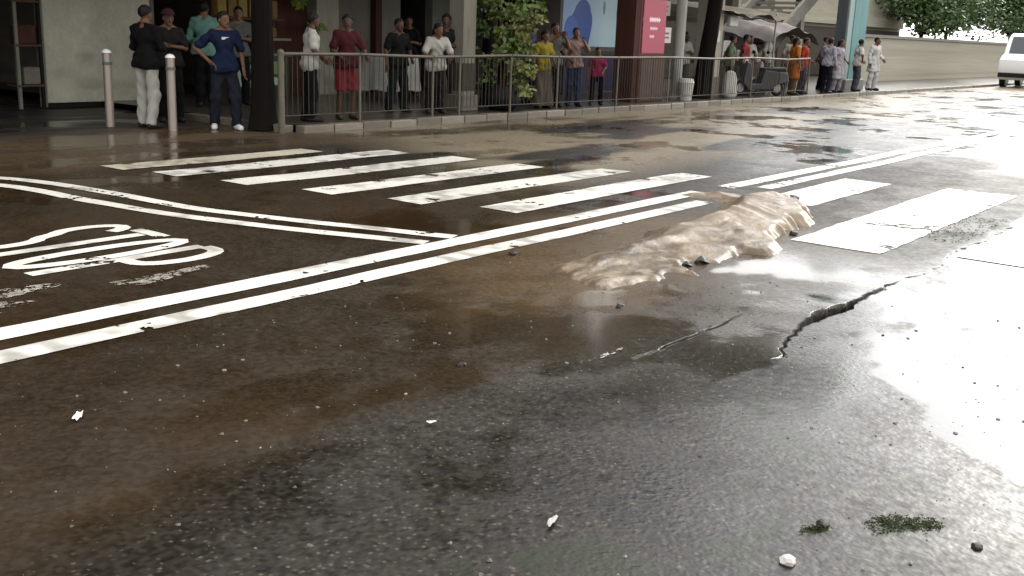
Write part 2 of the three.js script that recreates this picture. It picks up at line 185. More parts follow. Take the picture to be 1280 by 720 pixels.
// the muddy water breaking out of the heaved carriageway
function mudD(x, z) {
  const front = sm(-4.3, -3.7, z + (x > 8.6 ? (x - 8.6) * 0.28 : 0)) * sm(5.0, 5.9, x);   // the rolled edge is on the near side only
  const fing = 1 - Math.abs(2 * vn((x + 0.5 * z) * 2.2 + 0.4 * vn(x * 3, z * 3), z * 0.6) - 1), fing2 = 1 - Math.abs(2 * vn((x + 0.4 * z) * 6.5, z * 0.8 + 5) - 1);
  return [inside(mudOutline, x, z) - 0.08 + (0.26 * fing + 0.10 * fing2) * front + 0.30 * (fbm(x * 2.0, z * 2.6, 3) - 0.5) * (1 - front) + 0.05 * (fbm(x * 14, z * 14, 2) - 0.5), front];
}
function mudY(x, z) {
  const a = Math.atan2(z + 5.0, x - 8.9), R = Math.hypot(z + 5.0, x - 8.9), [d, front] = mudD(x, z);
  const e = sm(-0.02, lerp(1.0, 0.13, front), d), dm = sm(7.2, 8.4, x);
  const dome = 0.095 * sm(6.9, 8.9, x) * sm(10.7, 9.2, x) * (0.65 + 0.35 * sm(-5.2, -4.5, z)) + 0.02 * sm(6.2, 7.4, x);
  let h = 0.022 + 0.014 * sm(5.2, 6.6, x) + dome;
  h -= 0.045 * Math.exp(-(((x - 6.9) / 0.36) ** 2 + ((z + 4.12) / 0.2) ** 2));
  h += 0.035 * Math.exp(-(((x - 6.85) / 0.5) ** 2 + ((z + 3.84 + 0.05 * Math.sin(x * 5)) / 0.08) ** 2)) + 0.05 * Math.exp(-(((x - 7.4) / 0.14) ** 2 + ((z + 4.1) / 0.3) ** 2)) + 0.04 * Math.exp(-(((x - 8.45 - 0.3 * (z + 4.4)) / 0.12) ** 2 + ((z + 4.3) / 0.22) ** 2));
  const wx = x + 0.35 * (fbm(x * 1.8, z * 1.8, 2) - .5), wz = z + 0.35 * (fbm(x * 1.8 + 9, z * 1.8 + 4, 2) - .5);
  const streak = vn(a * 9 + 1.6 * vn(R * 1.6, a * 3), R * 0.9) - 0.5, streak2 = vn(a * 24 + vn(R * 4, a * 7), R * 2.0) - 0.5, flow = fbm((wx + 0.5 * wz) * 1.7, (wz - 0.25 * wx) * 4.4, 3) - 0.5;
  h += lerp(0.075 * flow, 0.042 * streak + 0.007 * streak2, dm) + 0.007 * (fbm(wx * 6, wz * 13, 3) - 0.5) + 0.0025 * (fbm(x * 26, z * 34, 2) - 0.5);
  h *= 1 - 0.45 * front * sm(0.6, 0.05, d);
  h += 0.012 * front * sm(0.02, 0.10, d) * sm(0.26, 0.12, d) * vn(x * 3, 2);
  return lerp(-0.025, Math.max(0.010, h), e);
}
{
  const x0 = 4.6, x1 = 11.2, z0 = -5.6, z1 = -2.95, nx = 440, nz = 200;
  const mudMat = new THREE.MeshPhysicalMaterial({ vertexColors: true, roughness: 0.38, ior: 1.33, bumpMap: grainBump, bumpScale: 0.003 });
  const g = gridGeo(nx, nz, (i, j) => { const x = lerp(x0, x1, i / nx), z = lerp(z0, z1, j / nz), X = x + 0.02 * (vn(x * 9, z * 9) - .5); return [X, roadY(x, z) + mudY(x, z), z, x, z]; },
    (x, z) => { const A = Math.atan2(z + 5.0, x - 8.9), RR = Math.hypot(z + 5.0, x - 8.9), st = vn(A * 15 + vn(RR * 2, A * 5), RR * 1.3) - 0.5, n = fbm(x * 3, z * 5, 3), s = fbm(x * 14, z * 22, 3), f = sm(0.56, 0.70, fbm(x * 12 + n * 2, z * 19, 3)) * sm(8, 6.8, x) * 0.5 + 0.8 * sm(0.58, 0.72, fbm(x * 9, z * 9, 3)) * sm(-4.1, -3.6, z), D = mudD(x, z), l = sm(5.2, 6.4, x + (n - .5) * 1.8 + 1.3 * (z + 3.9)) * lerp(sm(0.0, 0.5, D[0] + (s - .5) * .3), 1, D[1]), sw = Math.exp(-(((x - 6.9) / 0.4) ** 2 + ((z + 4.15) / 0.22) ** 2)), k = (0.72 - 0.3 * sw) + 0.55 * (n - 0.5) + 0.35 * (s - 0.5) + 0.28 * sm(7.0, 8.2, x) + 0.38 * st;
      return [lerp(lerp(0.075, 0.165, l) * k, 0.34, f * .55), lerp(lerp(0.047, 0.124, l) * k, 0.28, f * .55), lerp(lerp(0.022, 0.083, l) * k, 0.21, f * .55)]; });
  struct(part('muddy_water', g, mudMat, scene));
}
// ---------------------------------------------------------------- pavement, kerb, apron
const paveMat = mat(0.085, 0.075, 0.062, 0.28, { bumpScale: 0.004 });
const planeXZ = (x0, x1, z0, z1, y, nx = 20, nz = 6, amp = 0) => gridGeo(nx, nz, (i, j) => { const x = lerp(x0, x1, i / nx), z = lerp(z0, z1, j / nz); return [x, y + amp * (vn(x * 1.3, z * 1.3) - 0.5), z, x / 1.7, z / 1.7]; });
struct(part('pavement', [planeXZ(10.35, 120, -28, KERB_Z - 0.2, PAVE_Y, 160, 12, 0.008)], paveMat, scene));
{ // entrance apron, flush with the road, where mud has washed over
  const apronMat = new THREE.MeshPhysicalMaterial({ roughness: 1, ior: 1.33, bumpMap: grainBump, bumpScale: 0.006,
    map: tex(512, 512, (i, j, o) => { const x = lerp(-10, 10.35, i / 512), z = lerp(-28, KERB_Z, j / 512), n = fbm(x * 0.7, z * 1.6, 4), m = fbm(x * 5, z * 9, 3), t = clamp(sm(-14.6, -12.6, z) * 0.8 + (n - 0.5) * 1.6), k = 0.75 + 0.5 * m; o[0] = toS(lerp(0.034, 0.085, t) * k); o[1] = toS(lerp(0.031, 0.056, t) * k); o[2] = toS(lerp(0.027, 0.034, t) * k); }, true),
    roughnessMap: tex(256, 256, (i, j, o) => { const n = fbm(i * 0.05, j * 0.1, 4); o[0] = o[1] = o[2] = 0.16 + 0.35 * sm(0.4, 0.65, n); }) });
  struct(part('apron', gridGeo(80, 40, (i, j) => { const x = lerp(-10, 10.35, i / 80), z = lerp(-28, KERB_Z, j / 40); return [x, roadY(x, KERB_Z) * sm(-14, KERB_Z, z) + 0.012 * (fbm(x, z, 2) - 0.5) * sm(-12, -13, z) + 0.001, z, i / 80, j / 40]; }), apronMat, scene));
}
{
  const kerb = struct(new THREE.Group()); kerb.name = 'kerb'; scene.add(kerb);
  const ks = [mat(0.20, 0.172, 0.135, 0.5), mat(0.15, 0.128, 0.10, 0.5), mat(0.25, 0.22, 0.175, 0.5)];
  const kg = bx(0.59, 0.24, 0.2, 0, 0, 0, 0.015);
  for (let i = 0; i < 60; i++) { const m = part('kerb_stone', kg, ks[Math.floor(rnd() * 3)], kerb); m.position.set(10.65 + i * 0.61, -0.01 + rr(-0.012, 0.006), KERB_Z - 0.1 + rr(-0.008, 0.008)); m.rotation.z = rr(-0.008, 0.008); }
  part('kerb_run', bx(75, 0.23, 0.2, 84.7, -0.015, KERB_Z - 0.1), ks[0], kerb);
  for (let i = 0; i < 4; i++) { const m = part('kerb_stone', kg, ks[i % 3], kerb); m.position.set(10.24, -0.02, KERB_Z - 0.52 - i * 0.61); m.rotation.y = Math.PI / 2; }
}
// ---------------------------------------------------------------- buildings
const M = { plaster: mat(0.56, 0.545, 0.45, 0.8), plasterDull: mat(0.20, 0.18, 0.155, 0.85), plasterGreen: mat(0.22, 0.225, 0.19, 0.85), plasterDark: mat(0.085, 0.075, 0.062, 0.9), beige: mat(0.40, 0.375, 0.31, 0.8), maroon: mat(0.10, 0.022, 0.024, 0.6), redBrown: mat(0.075, 0.03, 0.024, 0.7),
  dark: mat(0.018, 0.016, 0.014, 0.8), concrete: mat(0.27, 0.26, 0.23, 0.85), steel: flat(0.33, 0.31, 0.27, 0.45, { metalness: 0.6 }), grey: mat(0.16, 0.155, 0.145, 0.6), white: mat(0.66, 0.66, 0.63, 0.6), teal: mat(0.075, 0.24, 0.25, 0.5), paleTeal: mat(0.28, 0.37, 0.36, 0.5), wood: mat(0.11, 0.07, 0.042, 0.7), black: flat(0.012, 0.012, 0.013, 0.5), glass: flat(0.03, 0.035, 0.04, 0.08), cloth: mat(0.55, 0.55, 0.52, 0.9) };
function windows(b, x0, x1, nx, y0, ny, dy, zf, w = 1.3, h = 1.4) {
  const fr = [bx(w + .16, .09, .12, 0, h / 2 + .04, 0), bx(w + .16, .09, .12, 0, -h / 2 - .04, 0), bx(.09, h, .12, -w / 2 - .04, 0, 0), bx(.09, h, .12, w / 2 + .04, 0, 0), bx(.05, h, .07, 0, 0, 0)], fg = mergeGeometries(fr), pg = bx(w, h, .03, 0, 0, 0);
  for (let r = 0; r < ny; r++) for (let c = 0; c < nx; c++) { const f = part('window', fg, M.grey, b); f.position.set(lerp(x0, x1, (c + .5) / nx), y0 + r * dy, zf + 0.05); const p = part('pane', pg, M.glass, f); p.position.z = -0.03; }
}
{ // long shop building: ground floor open to the pavement, storeys above
  const b = thing('shop_building', 'long four storey plastered shop building with dark open shopfronts behind the railing', 'building', [0, 0, 0]), F = -17.3, Y = 0.06;
  const w = (x0, x1, y0, y1, z0, z1, m, name = 'wall') => part(name, bx(x1 - x0, y1 - y0, z1 - z0, (x0 + x1) / 2, (y0 + y1) / 2, (z0 + z1) / 2), m, b);
  w(-4, 26, 3.3, 14.5, -27, F, mat(0.10, 0.078, 0.06, 0.9)); w(-4, 26, 14.5, 14.8, -27.2, F + .3, M.concrete, 'parapet');
  w(-4, 26, Y - .2, 3.28, -27, -26.8, M.wood, 'back_wall'); w(-4.2, -4.01, Y - .2, 3.28, -27, F, M.plasterDull, 'side_wall'); w(25.8, 26, Y - .2, 3.28, -26.8, F - .4, M.plasterDull, 'side_wall');
  w(-4, 26, 3.05, 3.28, -26.8, -13.3, M.plasterDull, 'shade_canopy');  // unseen canopy, added and carried outward to shade the pavement
  w(11.45, 11.6, Y, 3.04, -26.7, F, M.plasterDull, 'partition'); w(15.0, 15.2, Y, 3.04, -26.7, F - .4, M.plasterDull, 'partition');
  w(14.35, 15.35, Y, 3.04, F - .35, F - .1, M.redBrown);
  w(15.42, 16.05, Y, 3.04, F - .3, F + .15, M.beige, 'column'); w(16.06, 17.2, Y, 3.04, F - .3, F - .05, M.plasterDull);
  w(17.22, 17.42, Y, 3.04, F - .3, F + .1, M.redBrown, 'column'); w(17.44, 18.2, Y, 3.04, F - .3, F - .08, M.plasterGreen);
  w(19.3, 20.35, Y, 3.04, F - .3, F - .06, M.plasterGreen); w(21.6, 21.75, Y, 3.04, -26.7, F, M.plasterDull, 'partition');
  w(20.4, 20.62, Y, 3.04, F - .2, F + .12, M.maroon, 'downpipe');
  w(23.2, 26, Y, 3.04, F - .3, F - .04, M.plasterDull);
  for (let k = 0; k < 4; k++) w(-4, 26, 3.3 + k * 2.8, 3.42 + k * 2.8, F + .005, F + .22, M.concrete, 'ledge');
  windows(b, -3.5, 25.5, 11, 5.0, 4, 2.8, F);
}
{ // pale closed panel front
  const t = thing('closed_shop_panel', 'large pale greyish panel closing a shopfront, behind the steel bollards', 'panel', [0, 0, 0]);
  part('panel_sheet', bx(2.04, 2.86, .08, 10.4, 1.52, -17.2, .01), M.plaster, t); part('base_gap_strip', bx(2.06, .09, .10, 10.4, .05, -17.2), M.dark, t);  // dark strip at the foot stands for the shaded gap under the panel
  part('edge_post', bx(.07, 2.95, .12, 9.33, 1.5, -17.2), M.plasterGreen, t);
}
{
  const t = thing('storage_rack', 'dark narrow rack with boxes and a pale upright beside the closed panel', 'rack', [9.02, 0.0, -17.0]);
  for (const x of [-.2, .2]) part('upright', bx(.05, 2.6, .05, x, 1.32, 0), x < 0 ? M.plasterGreen : M.dark, t);
  for (const y of [.4, 1.05, 1.75, 2.4]) part('shelf', bx(.44, .03, .4, 0, y, -.15), M.wood, t);
  [[.02, .56, .28, .28, M.plasterDull], [-.02, 1.22, .3, .3, M.redBrown], [.05, 1.93, .25, .32, M.plasterDull]].forEach(([x, y, w, h, m]) => part('stored_box', bx(w, h, .3, x, y, -.12, .02), m, t));
}
function canvasTex(w, h, fn) { const c = document.createElement('canvas'); c.width = w; c.height = h; fn(c.getContext('2d'), w, h); const t = new THREE.CanvasTexture(c); t.colorSpace = THREE.SRGBColorSpace; return t; }
{ // shop counter with shelves of goods
  const t = thing('shop_counter', 'shop counter with pale shelf edges, stacked goods and a green and white printed front', 'shop counter', [13.55, 0, -16.7]);
  const print = canvasTex(256, 128, (c, w, h) => { c.fillStyle = '#243a22'; c.fillRect(0, 0, w, h); c.fillStyle = '#8fa594'; c.beginPath(); c.ellipse(70, 70, 52, 48, 0, 0, 7); c.fill(); c.fillStyle = '#3f6240'; c.beginPath(); c.ellipse(80, 60, 26, 22, 0.4, 0, 7); c.fill(); c.fillStyle = '#6d8a4e'; c.fillRect(130, 12, 110, 52); c.fillStyle = '#a9b7a0'; c.beginPath(); c.ellipse(190, 90, 40, 16, 0.2, 0, 7); c.fill(); });
  part('counter_body', bx(1.5, .84, .5, 0, .50, -.3), M.plasterDark, t); part('printed_front', bx(1.42, .62, .02, 0, .56, -.035), new THREE.MeshStandardMaterial({ map: print, roughness: .6 }), t);
  for (const y of [.94, 1.24]) part('shelf', bx(1.56, .045, .56, 0, y, -.28), M.concrete, t); part('shelf', bx(1.56, .04, .4, 0, 1.62, -.4), M.wood, t);
  for (const x of [-.74, .74]) part('upright', bx(.05, 1.5, .05, x, 1.7, -.5), M.wood, t);
  part('top_rail', bx(1.56, .05, .06, 0, 2.46, -.5), M.wood, t);
  const gm = [mat(.32, .22, .04, .5), mat(.22, .12, .03, .6), mat(.25, .05, .03, .5), mat(.3, .28, .2, .6)];
  for (let i = 0; i < 6; i++) part('goods_pack', bx(.2, .34, .16, -.62 + i * .25, 1.815, -.42, .015), gm[i % 4 === 2 ? 0 : i % 2], t);
  for (let i = 0; i < 4; i++) part('goods_pack', bx(.26, .2, .2, -.5 + i * .33, 1.365, -.35, .015), gm[(i + 2) % 4], t);
}
{ // cloth covered table
  const t = thing('covered_table', 'table wrapped in a sagging pale plastic sheet behind the rail', 'table', [15.75, PAVE_Y, -15.3]);
  for (const [x, z] of [[-.4, -.3], [.4, -.3], [-.4, .3], [.4, .3]]) part('leg', bx(.05, .8, .05, x, .4, z), M.wood, t);
  part('table_top', bx(.92, .04, .7, 0, .82, 0), M.wood, t);
  const S = 48; part('cover_sheet', gridGeo(S, 10, (i, j) => { const a = i / S * Math.PI * 2, r = j < 4 ? j / 4 : 1, c = Math.cos(a), s = Math.sin(a), q = 1 / Math.max(Math.abs(c) ** 6 + Math.abs(s) ** 6, 1e-6) ** (1 / 6), k = j > 4 ? (j - 4) / 6 : 0, fl = 1 + k * (.14 + .07 * Math.sin(a * 11 + Math.sin(a * 3) * 2)); return [.5 * r * q * c * fl, .87 - k * .66 + .02 * Math.sin(a * 5) * k + .03 * (1 - r) * (vn(c * 3, s * 3)), .4 * r * q * s * fl, i / S, j / 10]; }), M.cloth, t);
}
{ // stone pillar at the kerb line
  const t = thing('stained_pillar', 'tall pale stained square pillar just behind the railing', 'pillar', [15.0, PAVE_Y, -12.75]);
  part('shaft', bx(.36, 4.6, .36, 0, 2.45, 0, .02), mat(0.24, 0.225, 0.185, .9), t); part('plinth', bx(.46, .3, .46, 0, .15, 0, .02), M.plasterDull, t);
  part('painted_band', bx(.372, .5, .372, 0, .62, 0), M.plasterDark, t);
}
{ // advertising panel
  const ad = canvasTex(512, 256, (c, w, h) => { const g = c.createLinearGradient(0, 0, w, 0); g.addColorStop(0, '#8fabd6'); g.addColorStop(.35, '#a9c6df'); g.addColorStop(.6, '#c9e2ea'); g.addColorStop(1, '#b5e2ea'); c.fillStyle = g; c.fillRect(0, 0, w, h); c.fillStyle = '#2a4f9f'; c.beginPath(); c.moveTo(20, h); c.bezierCurveTo(30, 120, 60, 150, 90, 90); c.bezierCurveTo(130, 40, 190, 60, 200, 110); c.bezierCurveTo(230, 150, 200, 200, 190, h); c.fill(); c.fillStyle = '#3c62b5'; c.beginPath(); c.ellipse(60, 190, 50, 60, 0, 0, 7); c.fill(); c.fillStyle = '#6d97ad'; for (const [x, y, r] of [[300, 90, 14], [410, 110, 16]]) { c.beginPath(); c.ellipse(x, y, r * .7, r * 2.1, 0, 0, 7); c.fill(); } });
  const t = thing('advertising_panel', 'large framed panel printed in blue and pale cyan above the people on the pavement', 'billboard', [23.0, PAVE_Y, -15.1]);
  part('printed_face', bx(3.1, 1.5, .03, 0, 1.92, .05), new THREE.MeshStandardMaterial({ map: ad, roughness: .35 }), t);
  part('frame', [bx(3.3, .1, .1, 0, 2.73, 0), bx(3.3, .1, .1, 0, 1.11, 0), bx(.1, 1.52, .1, -1.6, 1.92, 0), bx(.1, 1.52, .1, 1.6, 1.92, 0), bx(3.1, 1.5, .04, 0, 1.92, 0)], M.grey, t);
  for (const x of [-1.45, 1.45]) part('post', bx(.1, 1.06, .1, x, .53, 0), M.dark, t);
  part('lower_board', bx(2.8, .95, .04, 0, .52, 0), mat(.06, .055, .12, .6), t);
}
{ // maroon kiosk
  const face = canvasTex(256, 320, (c, w, h) => { c.fillStyle = '#9c3249'; c.fillRect(0, 0, w, h); c.strokeStyle = '#e3c9cf'; c.lineCap = 'round'; c.lineWidth = 13; const word = (x, y, n, s) => { for (let i = 0; i < n; i++) { c.beginPath(); c.moveTo(x + i * s, y); c.lineTo(x + i * s, y - 14); c.lineTo(x + i * s + s * .5, y - 8); c.stroke(); } }; word(76, 128, 6, 20); c.lineWidth = 5; word(84, 180, 7, 12); word(84, 228, 4, 13); });
  const t = thing('street_kiosk', 'narrow kiosk with a maroon signboard and brown cabinet below', 'kiosk', [21.45, PAVE_Y, -12.75]);
  part('cabinet', bx(1.15, 1.0, .6, 0, .5, 0, .02), M.wood, t); part('cabinet_door', bx(.5, .9, .02, -.27, .5, .305), mat(.09, .055, .035, .6), t); part('cabinet_door', bx(.5, .9, .02, .27, .5, .305), mat(.09, .055, .035, .6), t);
  part('sign_box', bx(1.15, 1.35, .3, 0, 1.7, .1, .02), M.maroon, t); part('sign_face', bx(1.02, 1.2, .015, .03, 1.7, .26), new THREE.MeshStandardMaterial({ map: face, roughness: .45 }), t); part('cap', bx(1.3, .06, .5, 0, 2.42, .05), M.redBrown, t);
  part('side_post', bx(.2, 2.9, .5, -.70, 1.45, 0), M.redBrown, t);
}
const poster = (x, y, z, w, h, label, c) => { const t = thing('notice_board', label, 'notice board', [x, PAVE_Y, z]); part('board', bx(w, h, .03, 0, y, 0), flat(...c, .6), t); part('post', tube([0, 0, -.03], [0, y + h / 2, -.03], .025), M.steel, t); part('print_line', bx(w * .6, h * .12, .006, 0, y + h * .12, .018), M.grey, t); part('print_line', bx(w * .6, h * .1, .006, 0, y - h * .15, .018), M.grey, t); };
poster(22.45, 1.52, -12.75, .55, .36, 'small white notice board with grey print lines beside the maroon kiosk', [.55, .50, .47]); poster(22.75, 2.15, -13.0, .6, .34, 'cream board on a thin post higher than the white notice', [.45, .42, .37]);
solo('steel_pole', [cyl(.13, .12, 6, 0, 0, 0, 16), cyl(.2, .2, .12, 0, 0, 0, 16)], mat(.36, .37, .34, .6), 'smooth pale grey round pole between the maroon kiosk and leaning tree', 'pole', [23.1, PAVE_Y, -12.7]);
{ const t = thing('white_column', 'pale square column standing right behind the leaning dark tree trunk', 'column', [25.6, PAVE_Y, -13.2]); part('shaft', bx(.55, 3.6, .5, 0, 1.8, 0, .02), M.beige, t); part('notice', bx(.25, .3, .01, -.02, 1.55, .257), M.white, t); part('base_patch', bx(.57, .5, .52, 0, .25, 0), M.plasterDull, t); }
// far buildings down the street
function farBuilding(x0, x1, h, zf, label, m, nx, ny) { const b = thing('street_building', label, 'building', [0, 0, 0]); part('wall', bx(x1 - x0, h, 9, (x0 + x1) / 2, h / 2 - .1, zf - 4.5), m, b); part('parapet', bx(x1 - x0 + .3, .3, 9.3, (x0 + x1) / 2, h + .05, zf - 4.5), M.concrete, b); part('shopfront', bx(x1 - x0 - 1, 2.2, .1, (x0 + x1) / 2, 1.25, zf + .06), M.plasterDark, b); part('fascia', bx(x1 - x0 - .6, .5, .25, (x0 + x1) / 2, 2.75, zf + .13), M.beige, b); windows(b, x0 + .5, x1 - .5, nx, 4.3, ny, 2.9, zf); }
farBuilding(26.3, 43, 6.2, -19.5, 'low beige shop building behind the stall awning', M.plasterDull, 5, 1);
farBuilding(43.2, 60, 4.2, -19.3, 'very low flat roofed building seen between stairs and teal pillar', M.beige, 1, 0);
{ const t = thing('boundary_wall', 'long low pale boundary wall along the far end of the street', 'wall', [0, 0, 0]); part('masonry', bx(108, 1.9, .3, 97.2, .95, -15.5), M.beige, t); part('coping', bx(108, .12, .42, 97.2, 1.96, -15.5), M.concrete, t); }
// ---------------------------------------------------------------- stairs up to a footbridge, teal pillar, stall
{
  const t = thing('footbridge_stairs', 'pale concrete stair flight climbing to a footbridge beside the teal pillar', 'stairs', [31.0, PAVE_Y, -15.2]);
  const n = 16, rise = .17, run = .3;
  for (let i = 0; i < n; i++) part('step', bx(run + .02, .08, 1.7, i * run, .55 + (i + 1) * rise, 0), M.concrete, t);
  for (const z of [-.95, .95]) { const sh = new THREE.Shape([[-.3, .42], [n * run, .42 + n * rise], [n * run, .95 + n * rise], [-.3, .95]].map(p => new THREE.Vector2(...p))); part('stringer_wall', new THREE.ExtrudeGeometry(sh, { depth: .12, bevelEnabled: false }).translate(0, .05, z - .06), M.concrete, t); }
  part('landing', bx(4, .2, 2.1, n * run + 2, .55 + n * rise, 0), M.concrete, t); part('landing_parapet', bx(4, .9, .12, n * run + 2, 1.1 + n * rise, .99), M.beige, t);
  for (const x of [.3, 2.6, 5.2]) part('support', bx(.28, .6 + Math.min(x, 4.8) / run * rise, .28, x, (.6 + Math.min(x, 4.8) / run * rise) / 2 - .05, 0), M.beige, t); part('bottom_block', bx(.7, .6, 1.7, -.3, .3, 0), M.concrete, t);
}
{ const t = thing('teal_pillar', 'broad teal painted pillar with a paler edge beside the people in white', 'pillar', [35.2, PAVE_Y - .05, -12.9]); part('shaft', bx(1.25, 5.2, .45, .1, 2.6, 0, .03), M.teal, t); part('pale_edge', bx(.42, 5.2, .42, -.74, 2.6, 0, .03), M.paleTeal, t); part('plinth', bx(1.75, .4, .6, -.1, .2, .02, .03), M.grey, t); part('side_board', bx(.08, 5, .34, -1.0, 2.5, 0), mat(.07, .085, .10, .5), t); }
{ // stall with brown awning on posts
  const t = thing('street_stall', 'street stall with a sagging brown awning and white boxes on its table', 'stall', [27.6, PAVE_Y, -13.9]);
  for (const [x, z] of [[-1.7, -.9], [1.7, -.9], [-1.7, .9], [1.7, .9]]) part('post', tube([x, 0, z], [x, 2.25, z], .03), M.steel, t);
  part('awning', gridGeo(24, 14, (i, j) => { const x = lerp(-2.1, 2.1, i / 24), z = lerp(-1.2, 1.3, j / 14); return [x, 2.32 - .14 * z + .07 * Math.sin(x * 3.3 + z) + .05 * vn(x * 3, z * 3) - .06 * Math.cos(x * 3.7) ** 2, z, x, z]; }), mat(.20, .175, .14, .85, { side: THREE.DoubleSide }), t);
  part('stall_table', bx(3.2, .08, 1.1, 0, .86, .1), M.wood, t); part('table_front', bx(3.2, .8, .05, 0, .42, .62), mat(.10, .10, .075, .8), t);
  for (const [x, w, h] of [[-1.3, .5, .42], [-.45, .55, .55], [.35, .3, .3]]) part('white_box', bx(w, h, .4, x, .9 + h / 2, .3, .02), M.white, t);
  part('hanging_light_box', bx(.5, .26, .12, -1.2, 1.95, .95, .03), M.white, t);
}
{ const t = thing('overhead_frame', 'beige overhead frame of two beams on tall posts above the stall', 'frame', [29.2, PAVE_Y, -15.4]); for (const x of [-2.6, 2.4]) part('post', bx(.2, 4.2, .2, x, 2.1, 0), M.beige, t); part('beam', bx(7, .35, .25, 0, 3.05, .02), M.beige, t); part('hanger', bx(.22, .75, .22, .9, 2.5, .01), M.beige, t); part('beam', bx(7, .3, .25, 0, 4.3, .02), M.concrete, t); part('back_board', bx(6.6, .9, .05, 0, 2.4, -.3), M.plasterDark, t); }
{ const s = new THREE.LatheGeometry([[0, 0], [.2, 0], [.25, .1], [.22, .45], [.17, .62], [.1, .68], [0, .7]].map(p => new THREE.Vector2(...p)), 18); const p = s.attributes.position; for (let i = 0; i < p.count; i++) { const k = 1 + .16 * (vn(p.getX(i) * 9 + 5, p.getY(i) * 7 + p.getZ(i) * 8) - .5); p.setX(i, p.getX(i) * k); p.setZ(i, p.getZ(i) * k * .8); } bounds(s); solo('white_sack', s, M.cloth, 'full white sack on the pavement behind the railing', 'sack', [25.3, PAVE_Y, -12.35]); }
{ const t = thing('waste_bin', 'small white lidded bin behind the railing near the pale pole', 'bin', [22.95, PAVE_Y, -12.35]); part('bin_body', cyl(.15, .19, .42, 0, 0, 0, 16), M.cloth, t); part('lid', cyl(.2, .16, .1, 0, .42, 0, 16), M.white, t); }
// ---------------------------------------------------------------- grey van, scooter
{ // grey tarpaulin arched over poles
  const t = thing('tarpaulin_shelter', 'arched mauve grey tarpaulin shelter behind the people in orange and red', 'shelter', [31.2, PAVE_Y, -14.1]);
  part('tarpaulin', gridGeo(28, 16, (i, j) => { const x = lerp(-1.75, 1.75, i / 28), z = lerp(-.95, 1.0, j / 16); return [x, 2.02 - .13 * x * x - .12 * z + .05 * Math.sin(x * 5 + z * 2) - .05 * Math.cos(z * 3.4) ** 2 + .05 * vn(x * 4, z * 4), z, x, z]; }), mat(.24, .215, .215, .75, { side: THREE.DoubleSide }), t);
  for (const [x, z] of [[-1.5, -.78], [1.5, -.78], [-1.5, .78], [1.5, .78]]) part('pole', tube([x, 0, z], [x, 1.72 - .12 * z, z], .022), M.steel, t);
  part('back_sheet', bx(2.9, 1.6, .02, 0, .95, -.72), mat(.20, .18, .185, .8), t);
}
{
  const t = thing('parked_van', 'white van parked at the kerb beyond the teal pillar', 'van', [52.3, 0, -10.7], Math.PI); t.scale.setScalar(1.2);
  const sh = new THREE.Shape(); sh.moveTo(-1.9, .35); sh.lineTo(1.75, .35); sh.quadraticCurveTo(1.95, .5, 1.9, .95); sh.quadraticCurveTo(1.7, 1.1, 1.35, 1.15); sh.quadraticCurveTo(1.0, 1.8, .55, 1.88); sh.lineTo(-1.4, 1.9); sh.quadraticCurveTo(-1.85, 1.85, -1.92, 1.2); sh.closePath();
  const vm = flat(.7, .7, .69, .3); part('body', new THREE.ExtrudeGeometry(sh, { depth: 1.4, bevelSize: .07, bevelThickness: .07, bevelSegments: 3 }).translate(0, 0, -.7), vm, t);
  for (const s of [-1, 1]) { part('side_window', bx(.9, .5, .02, .3, 1.45, s * .78), M.glass, t); part('side_window', bx(1.2, .5, .02, -.95, 1.45, s * .78), M.glass, t); part('headlight', new THREE.SphereGeometry(.1, 12, 8).scale(.5, 1, 1).translate(1.93, .8, s * .5), M.white, t); }
  const ws = part('windscreen', bx(.02, .75, 1.2, 0, 0, 0), M.glass, t); ws.position.set(1.22, 1.5, 0); ws.rotation.z = .55;
  for (const [x, z] of [[-1.2, -.68], [1.2, -.68], [-1.2, .68], [1.2, .68]]) { const w = part('wheel', new THREE.CylinderGeometry(.3, .3, .2, 20).rotateX(Math.PI / 2), M.black, t); w.position.set(x, .3, z); part('rim', new THREE.CylinderGeometry(.17, .17, .21, 16).rotateX(Math.PI / 2), M.steel, w); }
  part('bumper', bx(.1, .16, 1.5, 1.95, .45, 0, .03), M.black, t);
}
function scooter(x, z, turn, label, c) {
  const t = thing('parked_scooter', label, 'scooter', [x, PAVE_Y, z], turn, 'scooters parked by the stall');
  for (const wx of [-.6, .6]) { const w = part('wheel', new THREE.TorusGeometry(.17, .05, 8, 18), M.black, t); w.position.set(wx, .22, 0); part('rim', new THREE.CylinderGeometry(.12, .12, .05, 14).rotateX(Math.PI / 2), M.steel, w); }
  const s = new THREE.Shape([[-.85, .42], [-.8, .62], [-.1, .68], [.0, .32], [.35, .30], [.42, .85], [.5, .9], [.56, .35], [.4, .2], [-.3, .2], [-.5, .34]].map(p => new THREE.Vector2(...p))); part('body', new THREE.ExtrudeGeometry(s, { depth: .24, bevelSize: .03, bevelThickness: .03, bevelSegments: 2 }).translate(0, 0, -.12), c, t);
  part('seat', bx(.75, .1, .26, -.42, .72, 0, .04), M.black, t); part('fork', tube([.6, .22, 0], [.42, 1.0, 0], .03), M.steel, t); part('handlebar', tube([.42, 1.0, -.32], [.42, 1.0, .32], .018), M.black, t); part('headlight', new THREE.SphereGeometry(.08, 12, 8).translate(.5, .93, 0), M.white, t); part('front_fender', new THREE.TorusGeometry(.23, .05, 6, 10, Math.PI).translate(.6, .22, 0), c, t);
  for (const s2 of [-1, 1]) part('mirror', new THREE.SphereGeometry(.05, 8, 6).scale(.4, 1, 1.2).translate(.42, 1.17, s2 * .27), M.black, t);
  part('stand', tube([-.1, .2, 0], [-.15, 0, .2], .015), M.steel, t);
}
